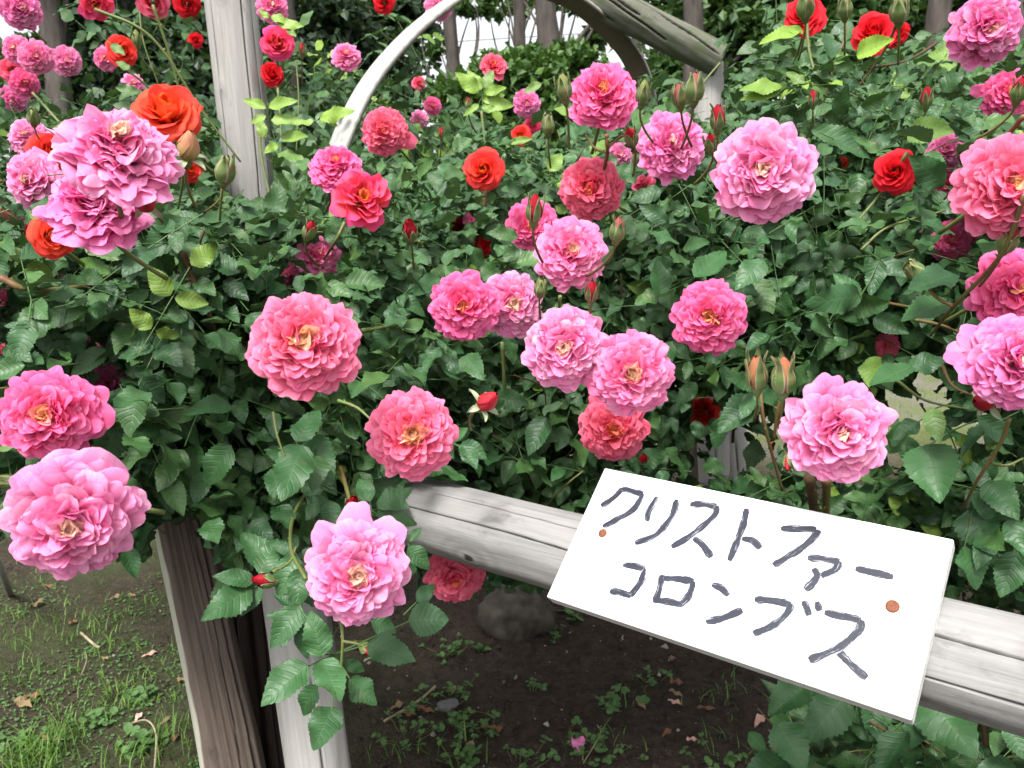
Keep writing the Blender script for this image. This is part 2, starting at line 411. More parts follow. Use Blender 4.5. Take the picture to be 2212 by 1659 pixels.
for li, strokes in enumerate(LETTERS):
    VV, FF, CC = [], [], []; base = 0
    for st in strokes:
        kk += 1
        p2 = smooth_path([sign2d(*q) for q in st], 10); m = len(p2)
        t = norm(np.gradient(p2, axis=0)); nrm = np.stack([-t[:, 1], t[:, 0]], -1)
        ln = np.concatenate([[0], np.cumsum(np.linalg.norm(np.diff(p2, axis=0), axis=1))])
        r0 = np.random.default_rng(kk)
        hw = .0035*(1 + .10*np.sin(ln*260+kk) + .05*r0.normal(size=m))
        endf = np.minimum(ln, ln[-1]-ln); hw = hw*np.clip(.62+endf/.0035*.38, .62, 1)
        blob = np.exp(-(ln[-1]-ln)/.003); hw *= 1+.18*blob
        nu = 5; us = np.linspace(-1, 1, nu)
        z0 = .00045 + .00012*(kk % 4)
        V = np.stack([np.c_[p2 + nrm*(hw*u)[:, None], np.full(m, z0)] for u in us], 1)
        VV.append(V.reshape(-1, 3)); FF.append(grid_faces(m, nu)+base); base += m*nu
        cc = np.zeros((m, nu, 4)); cc[..., 0] = ln[:, None]; cc[..., 1] = (us*.5+.5)[None]; cc[..., 2] = r0.uniform(); cc[..., 3] = 1
        CC.append(cc.reshape(-1, 4))
    mesh('handwritten_letter', np.concatenate(VV), [np.concatenate(FF)], M_INK, sign, color=np.concatenate(CC))
s = NT('rusty_screw'); n = s.noise(s.obj(), 700.0, 4.0)
M_SCREW = s.bsdf(s.mix(s.rng(n, .35, .65), (.11,.032,.014), (.22,.075,.032)), .7, .4, s.bump(n, .0006, .8))
for (px, py, r) in ((1302,1152,.0047), (1928,1310,.0056)):
    a, b = sign2d(px, py)
    prof = [(1.05, .0002), (1.0, .0012), (.8, .0017), (.5, .0019), (0.02, .002)]
    nn = 28; th = np.arange(nn)/nn*2*math.pi; V = []
    for (q, z) in prof:
        dz = np.where((np.abs(np.cos(th*1)) < .22) | (np.abs(np.sin(th)) < .22), -.0009, 0) if q < .6 else 0
        V.append(np.c_[a+r*q*np.cos(th), b+r*q*np.sin(th), np.full(nn, z)+dz])
    mesh('screw', np.concatenate(V), [grid_faces(len(prof), nn, wrap=True)], M_SCREW, sign)

# posts
g = lambda px, py, d, dz=0: P(px, py, d) + np.array([0, 0, dz])
def ground_point(A, B): return A + (B-A)*((A[2]+.05)/(A[2]-B[2]))
A, gp = P(497, 0, 1.95), G(640, 1420); B = gp; top = A + norm(A-B)*.45
log('wooden_post', gp - norm(A-B)*.05, top, .064, .060, M_WOODP, 'tall pale grey round post at upper left with a long vertical crack', 'post',
    cracks=((.28, .02, .99, .035, .005, .1), (.9, .3, .9, .03, .003, 0), (-.9, .5, .97, .03, .003, .05)), knots=((-.35, .80, .022), (-.75, .70, .012)), nz=360, nt=220, seed=11, lump=.006)
A, B = P(606, 1090, 1.26), P(680, 1640, 1.24); gp = ground_point(A, B)
log('wooden_post', gp, A + norm(A-B)*.02, .050, .049, M_WOODP, 'grey round post below the left end of the rail, behind the hanging leaves', 'post',
    cracks=((.05, .05, .8, .03, .005, .08), (.5, .0, .5, .03, .004, 0)), nz=200, seed=12, lump=.02)
A, B = P(372, 1040, 1.36), P(497, 1659, 1.34); gp = ground_point(A, B)
log('leaning_post', gp, A, .054, .043, M_ROT, 'dark rotting split post leaning left, its left edge tinted pale for bark and light', 'post',
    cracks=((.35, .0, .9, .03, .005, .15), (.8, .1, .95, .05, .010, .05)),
    bark=lambda T, Z: np.clip(1.0-np.abs(T+1.45)/.95, 0, 1), nz=220, nt=140, seed=13, lump=.03, flat=(.15, .72))  # pale band: peeled bark, with the lit left edge put into its colour
A, B = P(505, 1060, 1.52), P(578, 1659, 1.46); gp = ground_point(A, B)
log('dark_gap_stump', gp, A, .062, .05, M_ROTD, 'blackish rotten stake added to darken the gap between the leaning post and grey post', 'post',
    cracks=((.0, .0, .9, .09, .018, .1), (-.5, .1, 1., .06, .01, 0), (.5, .0, .8, .06, .012, 0)), nz=160, seed=14, lump=.07)  # added stake fills the black gap; the gap's shade is in its colour
A, B = P(1527, 140, 2.40), P(1530, 300, 2.42); gp = ground_point(A, B)
log('wooden_post', gp, A, .047, .045, M_WOODP, 'slim grey post under the low end of the mossy log beam', 'post',
    cracks=((.2, .1, .9, .05, .004, .1),), nz=160, nt=72, seed=15)
A, B = P(1503, 880, 2.55), P(1509, 1010, 2.55); gp = ground_point(A, B)
log('wooden_post', gp, A+norm(A-B)*.15, .034, .032, M_ROT, 'thin dark post in shade just above the top edge of the board', 'post', nz=100, nt=60, seed=16)
A, B = P(1572, 880, 2.75), P(1586, 1010, 2.75); gp = ground_point(A, B)
log('wooden_post', gp, A+norm(A-B)*.15, .052, .048, M_WOODP, 'brownish grey post beside the gravel, right of the thin dark post', 'post', cracks=((.1, .0, .9, .05, .005, .1),), nz=100, nt=60, seed=17)
# mossy beam, runs from above the arch down to the slim post
A, B = P(1120, -75, 2.30), P(1556, 128, 2.34)
log('log_beam', A, B, .054, .046, M_WOODM, 'mossy grey log with spiral cracks sloping down behind the bent cane arch', 'beam',
    cracks=tuple((t0, a, b, .075, .010, 1.9) for t0, a, b in ((-1.3, .05, .6), (-1.6, .3, .85), (-1.2, .5, .98), (-.2, .0, .5), (-2.0, .55, 1.0), (-.6, .25, .75))), nz=200, seed=18, lump=.03)

# bent arch
a35 = math.radians(44); eA = np.array([math.cos(a35), math.sin(a35), 0]); wA = np.array([-math.sin(a35), math.cos(a35), 0])
pA = P(725, 360, 1.80); 
def on_arch(px, py):
    r = ray(px, py); return CAM + r*((pA-CAM).dot(wA)/r.dot(wA))
pts = [on_arch(*q) for q in ((648,1545),(652,1100),(665,640),(690,480),(708,410),(728,330),(760,250),(795,185),(842,122),(905,58),(985,-2),(1065,-40),(1150,-38),(1238,2),(1312,62),(1365,125),(1392,195),(1400,280),(1402,420))]
pts = pts + [pts[-1]*np.array([1,1,0])+np.array([0,0,-.05])]
pth = smooth_path(pts, 10)
t = norm(np.gradient(pth, axis=0)); nr = norm(np.cross(t, wA))          # nr: outward/inward in the plane of the arch
cen = on_arch(1100, 250); nr = nr*np.sign(np.einsum('ij,ij->i', nr, pth-cen))[:, None]
sec = [(float(np.float64(a))*1.80, b*1.25) for a, b in [(-.021, .0035), (-.019, .0062), (-.010, .0082), (0, .0088), (.010, .0082), (.019, .0062), (.021, .0035), (.021, -.004), (.019, -.0055), (0, -.004), (-.019, -.0055), (-.021, -.004)]]
ln = np.concatenate([[0], np.cumsum(np.linalg.norm(np.diff(pth, axis=0), axis=1))])
def arc_of(px, py): return ln[np.argmin(np.linalg.norm(pth-on_arch(px, py), axis=1))]
nodes = [arc_of(763, 268), arc_of(942, 25), arc_of(1150, -38), arc_of(1340, 95)]
nd = np.max([np.exp(-((ln-q)/.003)**2) for q in nodes], axis=0)
V = np.stack([pth + wA*(a*(1+.06*nd))[:, None] + nr*(b+np.sign(b)*.0016*nd)[:, None] for a, b in [(np.float64(a), np.float64(b)) for a, b in sec]], 1)
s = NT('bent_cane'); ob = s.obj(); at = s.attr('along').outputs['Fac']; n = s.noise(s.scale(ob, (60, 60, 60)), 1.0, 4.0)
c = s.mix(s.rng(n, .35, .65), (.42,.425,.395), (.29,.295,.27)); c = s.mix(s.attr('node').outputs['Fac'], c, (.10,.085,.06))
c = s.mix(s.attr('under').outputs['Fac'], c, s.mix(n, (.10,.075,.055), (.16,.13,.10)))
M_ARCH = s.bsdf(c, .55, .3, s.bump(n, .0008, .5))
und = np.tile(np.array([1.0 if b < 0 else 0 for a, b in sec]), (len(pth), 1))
ndl = np.max([np.clip(1-np.abs(ln-q-.004)/.0028, 0, 1) for q in nodes], axis=0)
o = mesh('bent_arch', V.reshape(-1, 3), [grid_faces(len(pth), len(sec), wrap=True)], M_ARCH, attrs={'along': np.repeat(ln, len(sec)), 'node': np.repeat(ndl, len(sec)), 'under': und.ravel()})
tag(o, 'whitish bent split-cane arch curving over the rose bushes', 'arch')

# ------------------------------------------------------------------ ground
def spaced(a, n, k=4.0): t = np.linspace(-1, 1, n); return np.sinh(t*k)/math.sinh(k)*a
NG = 640
gx = spaced(120, NG, 5.6) - .1; gy = spaced(120, NG, 5.6) + 1.9
def vnoise(x, y, f, seed):
    r0 = np.random.default_rng(seed); v = 0
    for _ in range(7):
        an = r0.uniform(0, 6.28); ff = f*r0.uniform(.7, 1.5); v = v + np.sin((x*math.cos(an)+y*math.sin(an))*ff + r0.uniform(0, 6.28))
    return v/7
def ground_z(x, y):
    near = np.exp(-((x**2+(y-2)**2)/16.0))
    return near*(.022*vnoise(x, y, 7, 1) + .014*vnoise(x, y, 21, 2) + .008*vnoise(x, y, 60, 3) + .006*vnoise(x, y, 150, 4)*vnoise(x, y, 30, 6)*2) - .01
GX, GY = np.meshgrid(gx, gy)
V = np.stack([GX, GY, ground_z(GX, GY)], -1)
s = NT('soil'); tc = s.n('ShaderNodeTexCoord').outputs['Object']
n1 = s.noise(tc, 3.0, 5.0); n2 = s.noise(tc, 40.0, 5.0, .65); n3 = s.noise(tc, 170.0, 2.0)
c = s.mix(s.rng(n2, .3, .7), (.024,.018,.014), (.060,.046,.036))
sx = s.n('ShaderNodeSeparateXYZ'); s.t.links.new(tc, sx.inputs[0])
left = s.rng(s.math('ADD', sx.outputs[0], s.math('MULTIPLY', n1, .5)), .15, -.45)     # moss-green film on the open lawn side
c = s.mix(s.math('MULTIPLY', left, s.math('MULTIPLY', s.rng(n1, .3, .6), .38)), c, (.045,.075,.022))
far = s.rng(sx.outputs[1], 3.5, 4.3)
c = s.mix(far, c, s.mix(s.rng(n1, .4, .6), s.mix(s.rng(n3, .35, .65), (.09,.085,.070), (.24,.225,.19)), s.mix(n2, (.07,.10,.03), (.16,.18,.07))))
c = s.mix(s.rng(n3, .735, .76), c, (.38,.34,.29))
M_SOIL = s.bsdf(c, .95, .1, s.bump(s.math('ADD', n2, s.math('MULTIPLY', n3, .6)), .012, 1.0))
gr = mesh('ground', V.reshape(-1, 3), [grid_faces(NG, NG)], M_SOIL); tag(gr, kind='structure')

exec_order = 'plants'
# ------------------------------------------------------------------ leaves
def leaflet_template(nt_, cols, fold, bend, tooth, wave, seed):
    """serrated ovate leaflet of unit length along +y, normal +z; returns V, F, attributes (u, v)"""
    r0 = np.random.default_rng(seed)
    n = nt_*2 + 1
    v = np.linspace(0, 1, n)
    hw = .36*np.sin(math.pi*v**.86)**.80*(1.04-.22*v)
    tt = np.ones(n); tt[1:-1:2] = 1+tooth; tt[2:-1:2] = 1-tooth*.5
    us = np.concatenate([-np.array(cols)[::-1], [0], np.array(cols)])
    V = np.zeros((n, len(us), 3)); A = np.zeros((n, len(us), 2))
    for j, u in enumerate(us):
        w = hw*(tt if abs(u) > .95 else 1)
        x = u*w; y = v + (.012 if abs(u) > .95 else 0)*tt - .04*abs(u)*np.sin(math.pi*v)
        z = fold*np.abs(x) - bend*(v-.3)**2*(v > .3) - bend*.3*np.abs(x)**2*3 + wave*np.sin(v*11+seed+u*2.2)*abs(u)**2*hw*1.5
        V[:, j] = np.stack([x, y, z], -1); A[:, j, 0] = abs(u); A[:, j, 1] = v
    return V.reshape(-1, 3), grid_faces(n, len(us)), A.reshape(-1, 2)

FINE = [leaflet_template(12, (.5, 1.0), f, b, .085, w*.8, i) for i, (f, b, w) in enumerate(((.35,.12,.15),(.15,.25,.22),(.55,.05,.12),(.25,-.10,.25),(.05,.30,.30),(.40,.35,.18)))]
MEDI = [leaflet_template(9, (1.0,), f, b, .085, w*.5, i) for i, (f, b, w) in enumerate(((.35,.12,.15),(.15,.25,.2),(.55,.05,.1),(.25,-.10,.2),(.1,.35,.2)))]

def build_leaves(name, base, d, nrm, length, width, rnd, young, templates, mat, parent, extra=None, seed=0):
    """merge many leaflets (vectorised) into one mesh; base/d/nrm (n,3)"""
    r0 = np.random.default_rng(seed); n = len(base)
    d = norm(d); nrm = norm(nrm - np.sum(nrm*d, 1, keepdims=True)*d); x = np.cross(d, nrm)
    var = r0.integers(0, len(templates), n); VV, FF, CC = [], [], []; off = 0
    for k, (tv, tf, ta) in enumerate(templates):
        i = np.where(var == k)[0]
        if not len(i): continue
        L = length[i][:, None, None]; Wd = width[i][:, None, None]
        V = base[i][:, None] + x[i][:, None]*tv[None, :, :1]*Wd + d[i][:, None]*tv[None, :, 1:2]*L + nrm[i][:, None]*tv[None, :, 2:]*Wd
        m = len(tv); VV.append(V.reshape(-1, 3))
        FF.append((tf[None] + (np.arange(len(i))*m)[:, None, None]).reshape(-1, 4) + off); off += len(i)*m
        c = np.zeros((len(i), m, 4)); c[..., 0] = rnd[i][:, None]; c[..., 1] = young[i][:, None]; c[..., 2] = ta[None, :, 0]; c[..., 3] = ta[None, :, 1]
        CC.append(c.reshape(-1, 4))
    FF = [np.concatenate(FF)]
    if extra is not None:                                   # thin stalks: list of (p0,p1,p2)
        P0, P1, rr = extra
        t = norm(P1-P0); a = norm(np.cross(t, np.array([.3, .2, .9]))); b = np.cross(t, a); ring = []
        for k in range(3):
            an = k*2.094; ring.append(a*math.cos(an)+b*math.sin(an))
        ring = np.stack(ring, 1)
        V = np.concatenate([P0[:, None]+ring*rr[:, None, None], P1[:, None]+ring*rr[:, None, None]*.8], 1)
        q = np.array([[0,1,4,3],[1,2,5,4],[2,0,3,5]])
        FF.append((q[None]+(np.arange(len(P0))*6)[:, None, None]).reshape(-1, 4)+off)
        VV.append(V.reshape(-1, 3)); c = np.zeros((len(P0)*6, 4)); c[:, 0] = .6; c[:, 1] = .16; c[:, 2] = .5; c[:, 3] = .37; CC.append(c)
    return mesh(name, np.concatenate(VV), FF, mat, parent, color=np.concatenate(CC), cname='lc')

BLOOMS, KEEP = [], []           # filled below: (cx, cy, radius px, depth)
from math import radians
# ------------------------------------------------------------------ table of blooms
# cx, cy, diameter px, real size m, kind, style, facing (right, up), label
FULL, CUP, OPEN, WILT = 'full', 'cup', 'open', 'wilt'
BT = [
 (657,738,262,.098,'coral',FULL,(-.05,.22),.16,'large coral pink rose with yellow heart, wide open before dark leaves left of centre'),
 (890,936,214,.092,'coral',FULL,(.02,.05),.22,'coral pink rose with broad cream star heart just above the left end of the rail'),
 (772,1240,246,.095,'pale',FULL,(.0,-.12),.15,'pale pink rose with loose spotted top petals hanging below the rail before the grey post'),
 (155,1127,296,.100,'pale',FULL,(-.08,-.28),.12,'wide pale pink rose, lowest at the left edge, over the bare soil and grass'),
 (103,897,224,.094,'hot',FULL,(-.22,.0),.13,'coral pink rose with mauve side petal above the wide pale pink one, left edge'),
 (258,312,276,.102,'pale',WILT,(.10,.85),.10,'big lilac pink rose with whitish withered top, below the glowing orange red rose'),
 (206,424,232,.096,'lilac',WILT,(-.15,.75),.05,'mauve rose with drooping ruffled petals right under the big withered lilac one'),
 (70,388,146,.092,'pale',FULL,(-.55,.1),.08,'crumpled lilac rose with white flecks behind the left side of the mauve cluster'),
 (58,292,92,.075,'pale',WILT,(-.3,.3),.06,'withered pale pink rose at the left edge above the crumpled lilac rose'),
 (362,240,158,.090,'flame',CUP,(-.12,.62),.0,'glowing orange red rose behind the top of the big withered lilac rose'),
 (108,330,96,.068,'orange',CUP,(.3,.4),.0,'small orange red rose squeezed between the withered lilac and crumpled lilac roses'),
 (116,512,104,.049,'flame',CUP,(.35,-.1),.0,'orange yellow half open rose below the mauve rose cluster at left'),
 (412,368,60,.060,'orange',CUP,(.1,.3),.0,'orange red rose peeping out behind the yellowish bud beside the tall post'),
 (46,18,96,.085,'lilac',FULL,(.2,.2),.06,'dark lilac rose cut by the top left corner'),
 (34,104,66,.075,'pink',FULL,(-.3,.2),.06,'pink rose leftmost in the far top left cluster'),
 (78,122,80,.085,'pink',FULL,(0,.15),.08,'round pink rose in the middle of the far top left cluster'),
 (144,131,70,.080,'pale',FULL,(.1,.1),.08,'round pale pink rose at the right of the far top left cluster'),
 (26,152,56,.065,'rose',CUP,(-.1,.1),.05,'coral red rose at the left edge within the far top left cluster'),
 (52,178,66,.075,'hot',FULL,(0,.05),.06,'bright pink rose at the bottom of the far top left cluster, behind two green buds'),
 (28,215,62,.080,'lilac',FULL,(-.2,-.3),.06,'dull mauve rose in shade under the far top left cluster'),
 (206,8,90,.085,'sunset',OPEN,(.0,-.5),.0,'orange red rose with one drooping petal, cut by the top edge at left'),
 (330,2,80,.080,'rose',CUP,(.1,-.2),.0,'red rose cut by the top edge, nearer the tall post'),
 (404,8,64,.075,'scarlet',CUP,(.2,-.1),.0,'deep red rose cut by the top edge touching the tall post'),
 (263,108,72,.075,'orange',CUP,(.25,.3),.0,'orange rose among thin stems high at left of the tall post'),
 (226,126,58,.065,'pink',FULL,(-.4,.1),.05,'faded pink rose left beside the orange one high at left'),
 (288,178,50,.070,'pale',OPEN,(.0,.5),.0,'flat pale pink rose half hidden behind the glowing orange rose'),
 (422,85,36,.055,'scarlet',CUP,(.2,.2),.0,'small red rose left of the tall post near the top'),
 (588,12,76,.080,'pink',FULL,(.0,.25),.08,'pink rose cut by the top edge, right beside the tall post'),
 (600,92,82,.080,'sunset',CUP,(.25,.25),.0,'orange red rose with magenta lower petals right beside the tall post'),
 (588,160,58,.065,'scarlet',CUP,(.3,.35),.0,'small red half open rose right beside the tall post under the orange red one'),
 (748,120,72,.085,'pink',FULL,(.0,.55),.06,'flat pink rose far back between the tall post and the white arch'),
 (830,6,50,.070,'scarlet',CUP,(.0,.0),.0,'red rose cut by the top edge left of the arch'),
 (948,12,70,.085,'pale',FULL,(.0,.1),.06,'pale pink rose behind the top of the white arch'),
 (831,284,112,.085,'rose',FULL,(-.08,.12),.05,'coral red rose with a magenta side petal against the right foot of the arch'),
 (726,358,128,.088,'hot',FULL,(-.05,.62),.05,'dark pink rose before the arch, behind the open orange hearted one'),
 (782,424,150,.090,'sunset',OPEN,(.22,.45),.0,'open rose with orange heart and magenta outer petals before the arch foot'),
 (1045,366,100,.075,'orange',CUP,(-.18,.2),.0,'clear orange red spiral rose standing alone under the arch'),
 (1066,140,72,.075,'rose',OPEN,(.1,.65),.0,'coral red rose under the arch seen from the side, above yellow green shoots'),
 (1138,224,66,.080,'lilac',FULL,(.1,.05),.05,'small mauve ball shaped rose under the arch left of the hot pink one'),
 (1124,292,50,.060,'orange',CUP,(-.2,.2),.0,'orange rose with yellow below the small mauve ball'),
 (1152,268,40,.050,'sunset',CUP,(.2,.3),.0,'yellow orange rosebud opening right below the small mauve ball'),
 (934,228,44,.070,'hot',FULL,(.0,.2),.05,'tiny far magenta rose in the middle of the arch opening'),
 (906,258,44,.065,'pale',WILT,(.0,.2),.05,'tiny withered pinkish white rose right of the coral red rose'),
 (690,552,110,.074,'pink',FULL,(.1,.4),.05,'coral pink rose half covered by leaves below the arch foot'),
 (622,592,58,.042,'pink',FULL,(-.2,-.1),.05,'pink rose mostly hidden by leaves above the large coral pink rose'),
 (990,490,48,.060,'scarlet',CUP,(-.4,.3),.0,'small red rose in shade beside a red half open bud'),
 (1044,530,58,.065,'scarlet',CUP,(.5,-.1),.0,'dark red rose half hidden in shade left of the pink group'),
 (1303,203,166,.094,'hot',FULL,(.02,.42),.09,'hot pink ruffled rose standing highest in the middle, right of the arch opening'),
 (1452,312,164,.094,'lilac',WILT,(.12,.22),.06,'streaky lilac and white rose between the hot pink one and the big pale one'),
 (1650,368,243,.104,'pale',FULL,(.02,.12),.10,'big pale pink rose with split heart in the upper right middle'),
 (1277,405,150,.092,'rose',FULL,(-.05,.05),.12,'coral rose with orange heart directly under the highest hot pink one'),
 (1150,486,126,.088,'hot',FULL,(.0,.1),.12,'coral pink rose behind a dark red bud, left of the coral orange hearted one'),
 (1233,545,174,.094,'pink',FULL,(.06,.22),.12,'light pink rose with cream heart in front of two coral ones'),
 (1338,336,66,.060,'pale',FULL,(.2,.2),.05,'very pale pink rose half hidden behind the coral rose'),
 (1392,402,60,.050,'coral',OPEN,(.1,-.4),.05,'coral rose in shade behind the streaky lilac rose'),
 (1002,660,170,.094,'hot',FULL,(.0,.06),.10,'magenta pink round rose at the left of the middle group'),
 (1106,655,158,.092,'pale',FULL,(.15,.05),.16,'pale rose with salmon heart behind the magenta pink one'),
 (1222,750,204,.098,'pale',FULL,(-.10,.0),.12,'lilac pink rose with dark pierced heart in the middle group'),
 (1362,805,206,.098,'pink',FULL,(.05,-.05),.15,'light pink rose with cream heart right above the white board'),
 (1325,925,164,.094,'rose',FULL,(.0,-.12),.18,'shaded coral rose hanging under the light pink one above the board'),
 (1532,687,178,.096,'hot',FULL,(-.02,.05),.13,'hot pink round rose with orange heart alone before dark leaves at right of centre'),
 (1812,936,250,.102,'pale',FULL,(.22,-.12),.07,'lilac pink full rose on dark stems right above the white board'),
 (1934,370,100,.062,'scarlet',CUP,(-.10,.20),.0,'scarlet half open rose alone among leaves at upper right'),
 (2134,62,170,.100,'lilac',FULL,(.35,.05),.06,'dusky lilac rose cut by the top right corner'),
 (2180,206,124,.092,'hot',FULL,(.2,.1),.06,'bright pink rose at the right edge below the dusky lilac one'),
 (2186,402,248,.104,'coral',FULL,(.20,.08),.08,'large coral pink rose cut by the right edge behind a big red bud'),
 (2196,628,206,.098,'hot',FULL,(.35,.05),.05,'bright pink rose with red heart cut by the right edge, above the mauve one'),
 (2200,782,232,.100,'lilac',FULL,(.30,.05),.05,'mauve pink loose rose cut by the right edge beside reddish stems'),
 (1738,34,94,.080,'scarlet',CUP,(.0,.55),.0,'red rose behind a green bud at the top edge, right of centre'),
 (1886,70,100,.085,'scarlet',CUP,(-.1,.5),.0,'vivid red rose partly behind a yellow green leaf at upper right'),
 (1942,72,62,.070,'scarlet',OPEN,(.5,.1),.0,'red rose with one broad side petal behind the vivid red one'),
 (2042,325,86,.068,'lilac',FULL,(.0,.2),.05,'dull magenta rose half behind a broad leaf at right'),
 (2040,398,70,.060,'hot',FULL,(.1,-.2),.05,'dull pink rose below the broad leaf, left of the big coral pink one'),
 (2058,520,104,.072,'hot',FULL,(.0,.1),.05,'coral pink rose behind leaves under the left rim of the big coral pink one'),
 (986,1246,146,.095,'rose',FULL,(.08,-.5),.08,'coral red rose in shade hanging under the rail'),
 (1520,888,84,.080,'orange',OPEN,(-.2,.0),.0,'dull orange red rose behind leaves right of the light pink rose'),
 (236,828,92,.060,'lilac',FULL,(.2,.1),.05,'shaded pink rose in the leaves right of the coral pink rose at left'),
 (16,640,66,.075,'pink',FULL,(.2,.1),.05,'pink rose cut by the left edge in the leaves at mid height'),
 (172,735,50,.034,'pale',OPEN,(.3,.0),.0,'pale rose remnant deep in the leaves left of the brown cane'),
 (222,757,40,.045,'hot',CUP,(.2,.1),.0,'single magenta half closed rose deep in the left leaves'),
 (1916,748,62,.040,'rose',WILT,(.1,.0),.0,'tattered dark pink rose deep in leaves above the lilac rose on dark stems'),
 (1820,352,28,.024,'orange',CUP,(.1,.0),.0,'tiny red orange rose left of the scarlet half open one'),
 (12,760,50,.080,'rose',FULL,(.3,.0),.0,'dark pink rose cut by the left edge above the coral pink rose'),
 (60,500,70,.085,'rose',FULL,(.1,.1),.0,'pinkish red rose deep behind the orange yellow one at left'),
 (1018,472,40,.044,'pink',FULL,(.2,.2),.0,'small pink rose among leaves just above the small red rose in shade'),
 (136,595,40,.034,'coral',OPEN,(.2,.3),.0,'coral petals of a rose peeping over the leaves at the left edge cane'),
 (470,40,44,.062,'rose',CUP,(-.2,.3),.0,'coral red rose close to the left edge of the tall post, near the top'),
 (548,250,36,.050,'coral',CUP,(.2,.3),.0,'small coral rose behind the yellow green shoot right of the tall post'),
 (905,180,34,.055,'rose',CUP,(.1,.3),.0,'tiny coral red rose far back in the upper part of the arch opening'),
 (1610,300,40,.045,'hot',FULL,(.3,.3),.0,'small bright pink rose behind the upper left rim of the big pale rose'),
]
